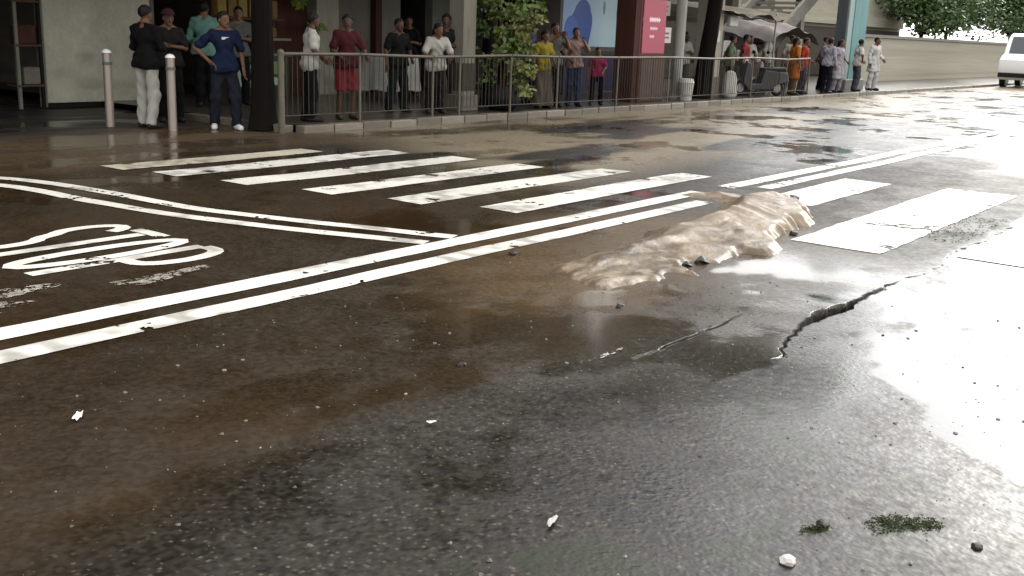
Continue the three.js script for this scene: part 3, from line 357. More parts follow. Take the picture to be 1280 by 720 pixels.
scooter(27.2, -12.4, 2.6, 'dark scooter parked behind the railing next to the white sack', flat(.03, .03, .035, .3)); scooter(28.4, -12.7, 2.9, 'pale pinkish scooter parked behind the railing by the orange top person', flat(.3, .25, .25, .3));
// ---------------------------------------------------------------- railing, bollards
{
  const t = thing('pedestrian_railing', 'long thin grey metal railing with vertical bars along the kerb', 'railing', [0, PAVE_Y, -11.98]);
  const xs = [10.08, 11.65, 13.35, 14.05, 15.5, 17.0, 19.2, 21.4, 23.6, 25.8, 28.0, 29.6], rm = mat(.15, .133, .108, .5, { metalness: .25 }), bm = mat(.07, .06, .05, .6, { metalness: .2 });
  const yTop = x => 1.02 + .02 * Math.sin(x * 1.3) ;
  xs.forEach((x, i) => { const m = part('post', i ? tube([x, -.06, 0], [x, yTop(x) - .02, 0], .022) : [cyl(.05, .045, 1.16, x, -.12, 0, 12), new THREE.SphereGeometry(.05, 10, 8).translate(x, 1.05, 0)], rm, t); });
  for (let i = 0; i < xs.length - 1; i++) { const a = xs[i], b = xs[i + 1]; part('top_rail', tube([a + .01, yTop(a), 0], [b - .005, yTop(b), 0], .025), rm, t); part('bottom_rail', tube([a + .03, .14, 0], [b - .03, .14, 0], .010), bm, t);
    const n = Math.round((b - a) / .105); for (let k = 1; k < n; k++) { const x = lerp(a, b, k / n); if (rnd() < .12) continue; part('bar', tube([x, .14, 0], [x + rr(-.012, .012), lerp(yTop(a), yTop(b), k / n), 0], .0065, .0065, 5), bm, t); } }
}
function bollard(x, z, label, h) { const t = thing('steel_bollard', label, 'bollard', [x, 0.0, z]); const st = flat(.34, .29, .25, .35, { metalness: .5 }); part('tube', cyl(.062, .06, h, 0, -.03, 0, 20), st, t); part('collar', cyl(.069, .069, .045, 0, h - .2, 0, 20), M.grey, t); part('cap', new THREE.SphereGeometry(.07, 20, 10, 0, 6.2832, 0, 1.5708).scale(1, .8, 1).translate(0, h - .03, 0), flat(.75, .74, .72, .25), t); }
bollard(8.55, -13.95, 'round steel bollard standing alone in front of the pale panel', 1.08); bollard(8.98, -13.05, 'round steel bollard with white cap right beside the man in white trousers', 1.05);
// ---------------------------------------------------------------- trees and plants
const leafMats = [flat(.045, .085, .018, .45, { side: THREE.DoubleSide }), flat(.10, .15, .03, .45, { side: THREE.DoubleSide }), flat(.19, .20, .07, .5, { side: THREE.DoubleSide })];
function leavesGeo(clumps, per, size) { // clumps [x,y,z,r]
  const P = [], I = []; const a = new THREE.Vector3(), b = new THREE.Vector3(), n = new THREE.Vector3();
  for (const [cx, cy, cz, r] of clumps) for (let k = 0; k < per; k++) {
    n.set(rr(-1, 1), rr(-1, 1), rr(-1, 1)); if (n.length() > 1) n.normalize(); const s = size * rr(.6, 1.3), px = cx + n.x * r, py = cy + n.y * r * .75, pz = cz + n.z * r;
    a.set(rr(-1, 1), rr(-.7, .3), rr(-1, 1)).normalize(); b.set(rr(-1, 1), rr(-.4, .4), rr(-1, 1)).cross(a).normalize(); const v = P.length / 3;
    const q = (u, w) => P.push(px + a.x * u + b.x * w, py + a.y * u + b.y * w, pz + a.z * u + b.z * w); q(0, 0); q(s * .45, s * .28); q(s, 0); q(s * .45, -s * .28); I.push(v, v + 1, v + 2, v, v + 2, v + 3);
  }
  const g = new THREE.BufferGeometry(); g.setAttribute('position', new THREE.Float32BufferAttribute(P, 3)); g.setIndex(I); g.computeVertexNormals(); return g;
}
function trunkGeo(pts, r0, r1) { const c = new THREE.CatmullRomCurve3(pts.map(p => new THREE.Vector3(...p))), g = new THREE.TubeGeometry(c, 24, 1, 12), p = g.attributes.position, v = new THREE.Vector3(), q = new THREE.Vector3();
  for (let i = 0; i <= 24; i++) { c.getPointAt(i / 24, q); for (let j = 0; j <= 12; j++) { const k = i * 13 + j; v.fromBufferAttribute(p, k).sub(q); const a = j / 12 * Math.PI * 2; v.multiplyScalar(lerp(r0, r1, i / 24) * (1 + .35 * Math.exp(-i * .7) + .14 * Math.sin(a * 5 + i * .3) * .5 + .12 * (vn(Math.cos(a) * 3 + i * .8, Math.sin(a) * 3) - .5))); p.setXYZ(k, q.x + v.x, q.y + v.y, q.z + v.z); } } bounds(g); return g; }
const bark = mat(.010, .008, .0065, .95, { bumpScale: .01 });
function tree(x, z, lean, r, label, H, spread) {
  const t = thing('street_tree', label, 'tree', [x, PAVE_Y - .04, z]); const top = [lean[0] * H * .55, H * .5, lean[1] * H * .55];
  const tr = part('trunk', trunkGeo([[0, -.05, 0], [lean[0] * .6, .9, lean[1] * .6], [lean[0] * 2.2, 2.4, lean[1] * 2], top], r, r * .7), bark, t); const cl = [];
  for (let i = 0; i < 7; i++) { const a = i / 7 * 6.28 + rr(-.3, .3), l = rr(.6, 1) * spread, e = [top[0] + Math.cos(a) * l, top[1] + rr(.8, H * .45), top[2] + Math.sin(a) * l]; part('limb', trunkGeo([top.map((v, k) => v - (k === 1 ? .15 : 0)), [top[0] + Math.cos(a) * l * .45, top[1] + (e[1] - top[1]) * .35, top[2] + Math.sin(a) * l * .45], e], r * .45, r * .12), bark, tr); for (let k = 0; k < 8; k++) cl.push([e[0] + rr(-1, 1) * 1.3, e[1] + rr(-.8, 1.0), e[2] + rr(-1, 1) * 1.3, rr(.6, 1.1)]); for (let k = 0; k < 3; k++) cl.push([lerp(top[0], e[0], .5) + rr(-.6, .6), lerp(top[1], e[1], .8) + rr(-.3, .8), lerp(top[2], e[2], .5) + rr(-.6, .6), rr(.6, 1)]); }
  part('crown', leavesGeo(cl, H > 7 ? 200 : 90, .24), leafMats[0], t); return t;
}
tree(10.12, -12.45, [.02, .0], .17, 'dark straight tree trunk at the end post of the railing', 9, 4.6);
tree(24.2, -12.55, [.14, 0], .22, 'dark leaning tree trunk in front of the pale square column', 9, 3.4);
tree(16.5, -13.3, [-.02, -.02], .14, 'slim dark tree behind the big potted shrub', 8.6, 4);
{ // big climbing shrub in a dark pot
  const t = thing('potted_shrub', 'tall loose shrub with pale green leaves in a round black pot behind the railing', 'plant', [15.82, PAVE_Y, -12.42]);
  part('pot', new THREE.LatheGeometry([[0, 0], [.22, 0], [.34, .14], [.36, .28], [.3, .42], [.33, .45], [.3, .46], [.26, .4], [0, .38]].map(p => new THREE.Vector2(...p)), 24), M.black, t);
  const cl = [], cl2 = []; for (let i = 0; i < 30; i++) { const y = rr(.5, 2.25); cl.push([rr(-.25, .42) + (y > 1.2 ? .06 : .1), y, rr(-.3, .5), rr(.1, .2)]); } for (let i = 0; i < 20; i++) cl2.push([rr(-.1, .5), i < 9 ? rr(1.0, 1.8) : rr(.25, .9), rr(.2, .62), rr(.08, .15)]);
  part('foliage', leavesGeo(cl, 42, .12), leafMats[1], t); part('pale_foliage', leavesGeo(cl2, 34, .12), leafMats[2], t);
  for (const [dx, dz] of [[.1, .05], [-.12, 0], [.25, -.1], [.32, .1]]) part('stem', trunkGeo([[dx * .2, .36, dz * .2], [dx * .7, 1.1, dz], [dx * 1.2, 2.1, dz * 1.5]], .018, .006), M.wood, t);
}
{ const t = thing('climbing_plant', 'dark creeper hanging on the wall left of the potted shrub', 'plant', [15.55, PAVE_Y, -12.95]); const cl = []; for (let i = 0; i < 22; i++) cl.push([rr(-.2, .25), rr(1.1, 2.7), rr(-.1, .12), rr(.08, .18)]); part('foliage', leavesGeo(cl, 36, .12), leafMats[0], t); part('stem', trunkGeo([[0, 0, 0], [.05, 1.2, 0], [-.03, 2.6, 0]], .022, .008), M.wood, t); }
{ const t = thing('hanging_plant', 'bright green leafy creeper hanging against the wall by the dark trunk', 'plant', [15.0, PAVE_Y, -17.05]); const cl = []; for (let i = 0; i < 16; i++) cl.push([rr(-.22, .25), rr(1.25, 2.75), rr(0, .15), rr(.1, .2)]); part('foliage', leavesGeo(cl, 40, .15), flat(.16, .23, .035, .45, { side: THREE.DoubleSide }), t); part('stem', trunkGeo([[0, 0, 0], [.04, 1.3, .03], [0, 2.8, .02]], .02, .008), M.wood, t); }
[['small round tree just past the teal pillar above the boundary wall', 58, -17.5, 4.6, 1.6], ['wide low tree behind the far boundary wall', 66, -18.5, 5, 2.2], ['slim leaning tree behind the far boundary wall', 75, -17, 5, 1.5], ['dense low tree behind the farthest part of the boundary wall', 86, -19, 5.4, 2.4], ['pale loose tree at the end of the boundary wall', 98, -18, 5.6, 2.4]].forEach(([l, x, z, H, s], i) => tree(x, z, [.03 * (i % 3 - 1), 0], .14, l, H, s));

// ---------------------------------------------------------------- people
function surfaceNet(f, lo, hi, c) {
  const n = [0, 1, 2].map(k => Math.ceil((hi[k] - lo[k]) / c) + 1), [nx, ny, nz] = n, F = new Float32Array(nx * ny * nz), V = new Int32Array(nx * ny * nz).fill(-1), P = [], I = [], id = (i, j, k) => i + nx * (j + ny * k);
  for (let k = 0; k < nz; k++) for (let j = 0; j < ny; j++) for (let i = 0; i < nx; i++) F[id(i, j, k)] = f(lo[0] + i * c, lo[1] + j * c, lo[2] + k * c);
  const E = [[0, 1], [0, 2], [0, 4], [1, 3], [1, 5], [2, 3], [2, 6], [3, 7], [4, 5], [4, 6], [5, 7], [6, 7]];
  for (let k = 0; k < nz - 1; k++) for (let j = 0; j < ny - 1; j++) for (let i = 0; i < nx - 1; i++) {
    const v = []; let m = 0; for (let q = 0; q < 8; q++) { const t = F[id(i + (q & 1), j + ((q >> 1) & 1), k + (q >> 2))]; v.push(t); if (t < 0) m |= 1 << q; }
    if (m === 0 || m === 255) continue; let x = 0, y = 0, z = 0, s = 0;
    for (const [a, b] of E) if (((m >> a) & 1) !== ((m >> b) & 1)) { const t = v[a] / (v[a] - v[b]); x += lerp(a & 1, b & 1, t); y += lerp((a >> 1) & 1, (b >> 1) & 1, t); z += lerp(a >> 2, b >> 2, t); s++; }
    V[id(i, j, k)] = P.length / 3; P.push(lo[0] + (i + x / s) * c, lo[1] + (j + y / s) * c, lo[2] + (k + z / s) * c);
  }
  const quad = (a, b, d, e, flip) => { if (a < 0 || b < 0 || d < 0 || e < 0) return; flip ? I.push(a, d, b, b, d, e) : I.push(a, b, d, b, e, d); };
  for (let k = 1; k < nz - 1; k++) for (let j = 1; j < ny - 1; j++) for (let i = 1; i < nx - 1; i++) { const s = F[id(i, j, k)] < 0;
    if (s !== F[id(i + 1, j, k)] < 0) quad(V[id(i, j - 1, k - 1)], V[id(i, j, k - 1)], V[id(i, j - 1, k)], V[id(i, j, k)], !s);
    if (s !== F[id(i, j + 1, k)] < 0) quad(V[id(i - 1, j, k - 1)], V[id(i, j, k - 1)], V[id(i - 1, j, k)], V[id(i, j, k)], s);
    if (s !== F[id(i, j, k + 1)] < 0) quad(V[id(i - 1, j - 1, k)], V[id(i, j - 1, k)], V[id(i - 1, j, k)], V[id(i, j, k)], !s); }
  const g = new THREE.BufferGeometry(); g.setAttribute('position', new THREE.Float32BufferAttribute(P, 3)); g.setIndex(I); g.computeVertexNormals(); return g;
}
const cap = (x, y, z, B) => { const [a, b, r0, r1] = B, dx = b[0] - a[0], dy = b[1] - a[1], dz = b[2] - a[2], px = x - a[0], py = y - a[1], pz = z - a[2], t = clamp((px * dx + py * dy + pz * dz) / (dx * dx + dy * dy + dz * dz + 1e-9)); return Math.hypot(px - dx * t, py - dy * t, pz - dz * t) - (r0 + (r1 - r0) * t); };
const smin = (a, b, k) => { const h = clamp(.5 + .5 * (b - a) / k); return lerp(b, a, h) - k * h * (1 - h); };
const field = (Bs, k, grow = 0) => (x, y, z) => { let d = 9; for (const B of Bs) d = smin(d, cap(x, y, z, B) - grow, k); return d; };
const ell = (x, y, z, c, r) => { const u = (x - c[0]) / r[0], v = (y - c[1]) / r[1], w = (z - c[2]) / r[2], l = Math.hypot(u, v, w); return (l - 1) * Math.min(...r); };
// head: centre of the skull at the origin, face towards +z, height about 0.23
const headShape = (x, y, z) => { const X = Math.abs(x); let d = smin(ell(x, y, z, [0, .025, -.012], [.075, .095, .096]), ell(x, y, z, [0, -.055, .022], [.054, .062, .066]), .035);
  d = smin(d, cap(x, y, z, [[0, .012, .083], [0, -.026, .104], .009, .014]), .014); d = smin(d, ell(x, y, z, [0, -.052, .082], [.024, .010, .012]), .012); d = smin(d, ell(x, y, z, [0, -.098, .07], [.02, .016, .018]), .02);
  d = -smin(-d, ell(X, y, z, [.031, .004, .092], [.017, .011, .016]) * 1, .012); d = smin(d, ell(X, y, z, [.031, .003, .076], [.013, .011, .012]), .004); d = smin(d, ell(X, y, z, [.078, -.008, -.008], [.011, .031, .02]), .006); return d; };
const headGeo = surfaceNet(headShape, [-.1, -.13, -.12], [.1, .135, .13], .0075);
const hairGeo = surfaceNet((x, y, z) => Math.max(ell(x, y, z, [0, .03, -.016], [.085, .101, .103]) - .004 * Math.sin(x * 90) * Math.sin(z * 80), (z - .02) * .8 - (y - .035) * 1.0, -y - .045), [-.11, -.07, -.14], [.11, .15, .11], .009);
const longHairGeo = surfaceNet((x, y, z) => smin(Math.max(ell(x, y, z, [0, .03, -.016], [.087, .103, .105]), (z - .02) * .8 - (y - .035)), cap(x, y, z, [[0, 0, -.07], [0, -.3, -.1], .06, .03]), .04), [-.12, -.36, -.2], [.12, .15, .11], .012);
// hand: wrist at the origin, fingers along -y, thumb towards +x, back of the hand towards -z
const handGeo = (() => { const B = [[[-.018, -.02, 0], [-.022, -.085, 0], .018, .016], [[.014, -.02, 0], [.02, -.085, 0], .018, .016]], Fg = [];
  [[-.033, .058], [-.012, .074], [.010, .078], [.031, .068]].forEach(([x, l]) => { Fg.push([[x, -.085, 0], [x * 1.08, -.085 - l * .5, .008], .0095, .009], [[x * 1.08, -.085 - l * .5, .008], [x * 1.08, -.085 - l * .92, .028], .009, .0075]); });
  Fg.push([[.024, -.03, .004], [.05, -.062, .014], .013, .0105], [[.05, -.062, .014], [.054, -.094, .026], .0105, .0085]);
  const pf = field(B, .03); return surfaceNet((x, y, z) => { let d = smin(pf(x, y, z), cap(x, y, z, [[0, .02, 0], [0, -.03, 0], .024, .022]), .02); for (const f of Fg) d = Math.min(d, smin(cap(x, y, z, f), d, .003)); return d; }, [-.07, -.19, -.04], [.08, .05, .06], .0055); })();
const skinA = lin(.13, .066, .04), skinB = lin(.075, .038, .024);
const skinMat = new THREE.MeshPhysicalMaterial({ vertexColors: true, roughness: .55, specularIntensity: .5 });
const clothBump = { bumpMap: grainBump, bumpScale: .0015 };
const hairMat = flat(.007, .006, .006, .6), shoeDark = flat(.02, .018, .016, .5), shoeWhite = flat(.55, .54, .5, .5);
const ARM = { // elbow, wrist for the person's left arm (x > 0), in metres for a height of 1.7
  down: [[.25, 1.13, -.02], [.27, .88, .05]], hip: [[.40, 1.18, -.06], [.22, .99, .06]], fold: [[.24, 1.14, .05], [-.02, 1.17, .22]], phone: [[.26, 1.22, .16], [.10, 1.42, .32]], rail: [[.26, 1.13, .14], [.18, 1.04, .38]], front: [[.25, 1.13, .02], [.16, 1.0, .22]], back: [[.27, 1.14, -.14], [.06, .98, -.2]], point: [[.28, 1.28, .22], [.30, 1.36, .48]] };
function person(x, y, z, turn, o, label) {
  const hv = k => hash(Math.round(x * 97) + k * 31, Math.round(z * 53)) - .5; o = { look: hv(1) * 1.1, nod: .05 + hv(2) * .3, step: hv(3) * .14, lean: .03 + Math.abs(hv(4)) * .12, stance: .085 + .06 * (hv(5) + .5), fat: 1 + hv(6) * .16, ...o };
  const t = thing('person', label, 'person', [x, y, z], turn, 'people watching from the pavement'), k = (o.h || 1.66) / 1.7, fat = o.fat || 1, lean = o.lean || 0, st = o.stance || .1, w = o.female ? .92 : 1; t.scale.setScalar(k);
  const L = (px, py, pz) => [px, py - lean * lean * Math.max(0, py - .95) * .5, pz + lean * Math.max(0, py - .95)]; // bend forward at the hips
  const la = ARM[o.la || 'down'], ra = ARM[o.ra || 'down'].map(p => [-p[0], p[1], p[2]]), step = o.step || 0;
  const hipL = [.088, .88, 0], hipR = [-.088, .88, 0], kneeL = [st * .95, .48, .03 + step * .5], kneeR = [-st * .95, .48, .03 - step * .3], anL = [st, .085, -.02 + step], anR = [-st, .085, -.03 - step];
  const shL = L(.168 * w, 1.385, -.01), shR = L(-.168 * w, 1.385, -.01), elL = L(...la[0]), elR = L(...ra[0]), wrL = L(...la[1]), wrR = L(...ra[1]);
  const torso = [[L(.06, 1.30, 0), L(-.06, 1.30, 0), .112 * fat, .112 * fat], [L(0, 1.28, .01), L(0, 1.0, .015), .115 * fat, .108 * fat], [L(.05, 1.04, .01), L(-.05, 1.04, .01), .10 * fat, .10 * fat], [[shL[0] * .95, shL[1], shL[2]], [shR[0] * .95, shR[1], shR[2]], .046, .046], [L(.04, 1.46, -.015), L(.16 * w, 1.40, -.01), .045, .042], [L(-.04, 1.46, -.015), L(-.16 * w, 1.40, -.01), .045, .042]];
  const pelvis = [[[.06, .93, 0], [-.06, .93, 0], .112 * fat, .112 * fat], [hipL, kneeL, .088 * fat, .058], [hipR, kneeR, .088 * fat, .058]];
  const shins = [[kneeL, anL, .056, .038], [kneeR, anR, .056, .038]], upArm = [[shL, elL, .050, .041], [shR, elR, .050, .041]], fore = [[elL, wrL, .040, .027], [elR, wrR, .040, .027]];
  const hc = L(0, 1.588, .02), neck = [[L(0, 1.42, -.01), [hc[0], hc[1] - .06, hc[2] - .02], .056, .052]], feet = [[[anL[0], .045, anL[2] - .03], [anL[0] + .03, .035, anL[2] + .16], .04, .034], [[anR[0], .045, anR[2] - .03], [anR[0] - .03, .035, anR[2] + .16], .04, .034]];
  const all = [elL, elR, wrL, wrR, shL, shR, anL, anR, hc], mx = Math.max(...all.map(q => Math.abs(q[0])), .2) + .09, lo = [-mx, -.03, Math.min(...all.map(q => q[2])) - .22], hi = [mx, 1.56, Math.max(...all.map(q => q[2])) + .22];
  const bodyG = surfaceNet(field([...torso, ...pelvis, ...shins, ...upArm, ...fore, ...neck, ...feet], .035), lo, hi, .021);
  const hd = headGeo.clone().applyMatrix4(new THREE.Matrix4().compose(new THREE.Vector3(...hc), new THREE.Quaternion().setFromEuler(new THREE.Euler(o.nod || 0, o.look || 0, 0)), new THREE.Vector3(.97, 1, 1)));
  const hand = (el, wr, s) => { const d = new THREE.Vector3(...wr).sub(new THREE.Vector3(...el)).normalize(), q = new THREE.Quaternion().setFromUnitVectors(new THREE.Vector3(0, -1, 0), d), q2 = new THREE.Quaternion().setFromAxisAngle(new THREE.Vector3(0, 1, 0), s * -1.2); const g = handGeo.clone(); if (s < 0) { g.scale(-1, 1, 1); const ix = g.index.array; for (let i = 0; i < ix.length; i += 3) { const a = ix[i]; ix[i] = ix[i + 1]; ix[i + 1] = a; } } return g.applyQuaternion(q2).applyQuaternion(q).translate(...wr); };
  const G = mergeGeometries([bodyG, hd, hand(elL, wrL, -1), hand(elR, wrR, 1)]); G.computeVertexNormals();
  const sk = o.skin || skinA, C = new Float32Array(G.attributes.position.count * 3), inv = new THREE.Quaternion().setFromEuler(new THREE.Euler(o.nod || 0, o.look || 0, 0)).invert(), v = new THREE.Vector3(), P = G.attributes.position;
  for (let i = 0; i < P.count; i++) { v.fromBufferAttribute(P, i).sub(new THREE.Vector3(...hc)).applyQuaternion(inv); let c = [sk.r, sk.g, sk.b]; const ex = Math.abs(v.x); if (v.z > .07 && Math.hypot((ex - .03) / 1.4, v.y - .004) < .010) c = Math.abs(ex - .031) < .006 ? [.01, .008, .007] : [.16, .14, .12]; else if (v.z > .06 && ex > .014 && ex < .05 && v.y > .018 && v.y < .028) c = [.02, .014, .01]; else if (v.z > .075 && ex < .024 && Math.abs(v.y + .053) < .010) c = [sk.r * .8, sk.g * .55, sk.b * .55]; C.set(c, i * 3); }
  G.setAttribute('color', new THREE.BufferAttribute(C, 3)); part('body', G, skinMat, t);
  const hr = part('hair', o.longHair ? longHairGeo : hairGeo, hairMat, t); hr.position.set(...hc); hr.rotation.set(o.nod || 0, o.look || 0, 0);
  if (o.cap) { const cp = part('cap', [new THREE.SphereGeometry(.108, 16, 8, 0, 6.2832, 0, 1.45).translate(0, .045, -.012), bx(.13, .012, .1, 0, .06, .12)], o.cap, t); cp.position.set(...hc); cp.rotation.set(o.nod || 0, o.look || 0, 0); }
  const sd = x * 3.1 + z, fold = (x_, y_, z_) => .006 * Math.sin(y_ * 42 + 5 * Math.sin(x_ * 11 + sd) + z_ * 9) + .005 * Math.sin(x_ * 38 + y_ * 13 + sd);
  const hem = o.hem || .84, sl = o.long ? [...upArm, [elL, L(...la[1].map((q, i) => lerp(la[0][i], q, .92))), .044, .036], [elR, L(...ra[1].map((q, i) => lerp(ra[0][i], q, .92))), .044, .036]] : upArm.map(([a, b, r0, r1]) => [a, a.map((q, i) => lerp(q, b[i], .8)), r0 + .002, r1 + .014]);
  const skirtB = o.hem && o.hem < .8 ? [[[.07, .95, 0], [.10, o.hem - .05, .01], .12, .14], [[-.07, .95, 0], [-.10, o.hem - .05, .01], .12, .14]] : [[[.06, .9, .005], [-.06, .9, .005], .143 * fat, .143 * fat], [[.06, .99, .01], [-.06, .99, .01], .118 * fat, .118 * fat]];
  const sf = field([...torso, ...sl, ...skirtB], .03, .014), nk = L(0, 1.47, -.01);
  part('shirt', surfaceNet((a, b, c) => Math.max(sf(a, b, c) + fold(a, b, c), hem + .015 * Math.sin(a * 14) - b, b - nk[1] + .10 * Math.abs(a) - .02 - (c - nk[2]) * -.25 + .02), lo, hi, .0175), o.topMat, t);
  if (o.skirt) { const kf = field([[[.06, .95, 0], [-.06, .95, 0], .12, .12], [[.05, .9, 0], [.12, .06, .02], .12, .15], [[-.05, .9, 0], [-.12, .06, .02], .12, .15]], .05, .01); part('skirt', surfaceNet((a, b, c) => Math.max(kf(a, b, c) + fold(a, b * .3, c) * 1.6, .06 - b, b - 1.02), lo, hi, .02), o.botMat, t); }
  else { const cut = o.shorts ? .47 : .055, lf = field([...pelvis.map(([a, b, r0, r1]) => [a, b, r0, r1 + (o.shorts ? .035 : .012)]), ...shins.map(([a, b, r0]) => [a, b, r0 + .014, r0 + .006])], .03, .013); part(o.shorts ? 'shorts' : 'trousers', surfaceNet((a, b, c) => Math.max(lf(a, b, c) + fold(a, b * .7, c), cut - b, b - (hem < .88 ? .93 : 1.0)), lo, [hi[0], 1.06, hi[2]], .0175), o.botMat, t); }
  for (const [A, B, r0, r1] of feet) { const ff = field([[[A[0], A[1] + .005, A[2]], B, r0 + .012, r1 + .012]], .01); part('shoe', surfaceNet((a, b, c) => Math.max(ff(a, b, c), -b, b - (o.sandal ? .03 : .10)), [Math.min(A[0], B[0]) - .08, -.03, A[2] - .1], [Math.max(A[0], B[0]) + .08, .16, B[2] + .1], .014), o.shoe || shoeDark, t); }
  if (o.logo) part('print', bx(.1, .035, .008, 0, 1.33, .142 * fat), shoeWhite, t);
  if (o.phone) { const m = part('phone', bx(.075, .15, .01, 0, 0, 0, .003), M.black, t); m.position.set(...L(0, 1.47, .42)); }
  return t;
}
const cl = (r, g, b) => mat(r, g, b, .9, clothBump), ap = 0.0, pv = PAVE_Y + .003;
const black = cl(.010, .009, .010), dark = cl(.022, .02, .02), navy = cl(.014, .022, .06), white = cl(.55, .54, .50), jeans = cl(.03, .045, .10), grey = cl(.12, .12, .12);
person(8.88, ap, -13.5, 1.9, { h: 1.72, topMat: black, botMat: white, la: 'fold', ra: 'fold', long: 1, look: -.2, step: .05 }, 'person in black long sleeved shirt and white trousers standing by the capped bollard');
person(9.75, ap, -14.2, -.4, { h: 1.68, topMat: dark, botMat: black, la: 'fold', cap: cl(.05, .02, .03) }, 'person in a dark cap and dark clothes behind the white trousered man');
person(11.3, pv, -15.4, 2.5, { h: 1.76, fat: 1.12, topMat: cl(.17, .33, .29), botMat: black, la: 'front', long: 1 }, 'person in a sea green shirt and black trousers turned towards the shop');
person(12.0, pv, -15.4, -.3, { h: 1.7, topMat: grey, botMat: black, la: 'fold' }, 'person in a dull grey shirt in the dark shop entrance');
person(9.72, ap, -12.8, -.5, { h: 1.68, topMat: navy, botMat: cl(.02, .022, .035), la: 'down', ra: 'hip', shoe: shoeWhite, logo: 1, look: .5, stance: .15 }, 'person in a navy printed shirt, dark trousers and white shoes, hand on hip');
person(10.95, pv, -12.35, 1.0, { h: 1.62, topMat: white, botMat: black, la: 'front', ra: 'front', look: .25, skin: skinB, hem: .8, stance: .07 }, 'person in a loose white shirt and black trousers standing at the rail');
person(11.75, pv, -12.4, -.3, { h: 1.62, topMat: cl(.075, .016, .02), botMat: cl(.22, .03, .035), shorts: 1, la: 'rail', ra: 'front', skin: skinB, sandal: 1, stance: .12, fat: 1.05 }, 'person in a maroon shirt and red knee length shorts at the rail');
person(14.0, pv, -12.5, -.6, { h: 1.56, topMat: white, botMat: dark, la: 'rail', ra: 'rail', lean: .25, nod: .2, hem: .8 }, 'person in a white shirt leaning forward on the rail');
person(14.75, pv, -12.95, -.6, { h: 1.72, topMat: dark, botMat: cl(.035, .028, .028), la: 'fold', skin: skinB }, 'person in a dark shirt standing beside the stained pillar');
person(13.55, pv, -13.0, -.2, { h: 1.6, topMat: cl(.012, .013, .012), botMat: cl(.012, .018, .015), la: 'front', skin: skinB }, 'person in dark green grey clothes beside the leaning white shirt');
person(16.9, pv, -15.9, -.7, { h: 1.7, topMat: black, botMat: black, longHair: 1, female: 1, hem: .55, la: 'fold' }, 'person with long hair in black tunic in the dark doorway');
person(17.0, pv, -12.35, -.3, { h: 1.5, topMat: cl(.33, .26, .04), botMat: cl(.14, .11, .09), la: 'front', skirt: 1, female: 1, longHair: 1 }, 'person in a mustard yellow top and long pale skirt beside the shrub');
person(17.55, pv, -12.5, -.5, { h: 1.66, topMat: cl(.13, .125, .11), botMat: cl(.018, .02, .016), la: 'phone', ra: 'phone', phone: 1 }, 'person in a grey shirt raising a phone with both hands');
person(18.25, pv, -12.45, -.7, { h: 1.58, topMat: cl(.33, .22, .20), botMat: jeans, la: 'phone', ra: 'front' }, 'person in a dusty pink shirt and blue jeans, one hand raised');
person(17.7, pv, -13.3, -.2, { h: 1.7, topMat: cl(.05, .05, .14), botMat: jeans, la: 'down', ra: 'fold' }, 'person in blue violet shirt behind the one raising a phone');
person(19.05, pv, -12.4, -.9, { h: 1.2, topMat: cl(.30, .03, .09), botMat: black, la: 'front' }, 'small child in a crimson shirt and black trousers');
person(27.4, pv, -13.0, .3, { h: 1.62, topMat: cl(.33, .06, .07), botMat: cl(.03, .035, .06), la: 'front' }, 'person in a red shirt and dark trousers by the parked scooter');
person(29.0, pv, -12.2, .9, { h: 1.6, topMat: cl(.55, .17, .03), botMat: cl(.17, .12, .03), hem: .5, longHair: 1, female: 1, la: 'front' }, 'person in an orange tunic and mustard bottoms at the railing end');
person(29.9, pv, -12.3, .2, { h: 1.6, topMat: cl(.40, .05, .03), botMat: cl(.06, .035, .06), la: 'front' }, 'person in a bright red shirt beside the orange tunic');
person(25.0, pv, -13.6, -.4, { h: 1.62, topMat: cl(.5, .5, .46), botMat: grey, la: 'fold', skin: skinB }, 'person in an off white shirt between the leaning tree and stall');
person(26.3, pv, -12.9, .5, { h: 1.58, topMat: cl(.16, .22, .14), botMat: dark, la: 'back', ra: 'down', step: .07 }, 'person in a dull green shirt beside the white sack');
person(30.6, pv, -13.0, -.8, { h: 1.66, topMat: cl(.5, .48, .42), botMat: cl(.05, .05, .06), la: 'point', look: .3 }, 'person in a cream shirt pointing, behind the bright red shirt');
person(34.1, pv, -12.2, .8, { h: 1.64, topMat: cl(.62, .61, .6), botMat: cl(.09, .09, .12), la: 'front', ra: 'hip' }, 'person in a white shirt and slate trousers against the pillar plinth');
person(30.2, pv, -13.6, .1, { h: 1.7, topMat: cl(.6, .6, .57), botMat: grey, la: 'fold' }, 'person in a white shirt and grey trousers under the tarpaulin');
person(28.1, pv, -13.2, -.5, { h: 1.6, topMat: cl(.52, .5, .47), botMat: cl(.2, .14, .12), hem: .55, female: 1, longHair: 1, la: 'front' }, 'person with long hair in an ivory tunic behind the scooters');
person(33.2, pv, -13.0, .4, { h: 1.68, topMat: cl(.10, .10, .11), botMat: black, la: 'fold', ra: 'back' }, 'person in charcoal clothes in front of the stairs');
person(31.3, pv, -12.1, 1.3, { h: 1.64, topMat: cl(.44, .43, .54), botMat: cl(.015, .016, .03), la: 'fold', long: 1, step: .06 }, 'person in a lavender white shirt and black trousers near the teal pillar');
person(32.3, pv, -12.15, -.2, { h: 1.6, topMat: cl(.46, .44, .50), botMat: cl(.30, .29, .33), hem: .45, female: 1, longHair: 1, la: 'front' }, 'person in a long pale mauve tunic beside the lavender white shirt');
person(35.3, PAVE_Y + .01, -12.08, -.3, { h: 1.72, topMat: cl(.72, .72, .72), botMat: cl(.66, .66, .68), hem: .62, long: 1, la: 'front' }, 'person dressed all in white in front of the teal pillar');
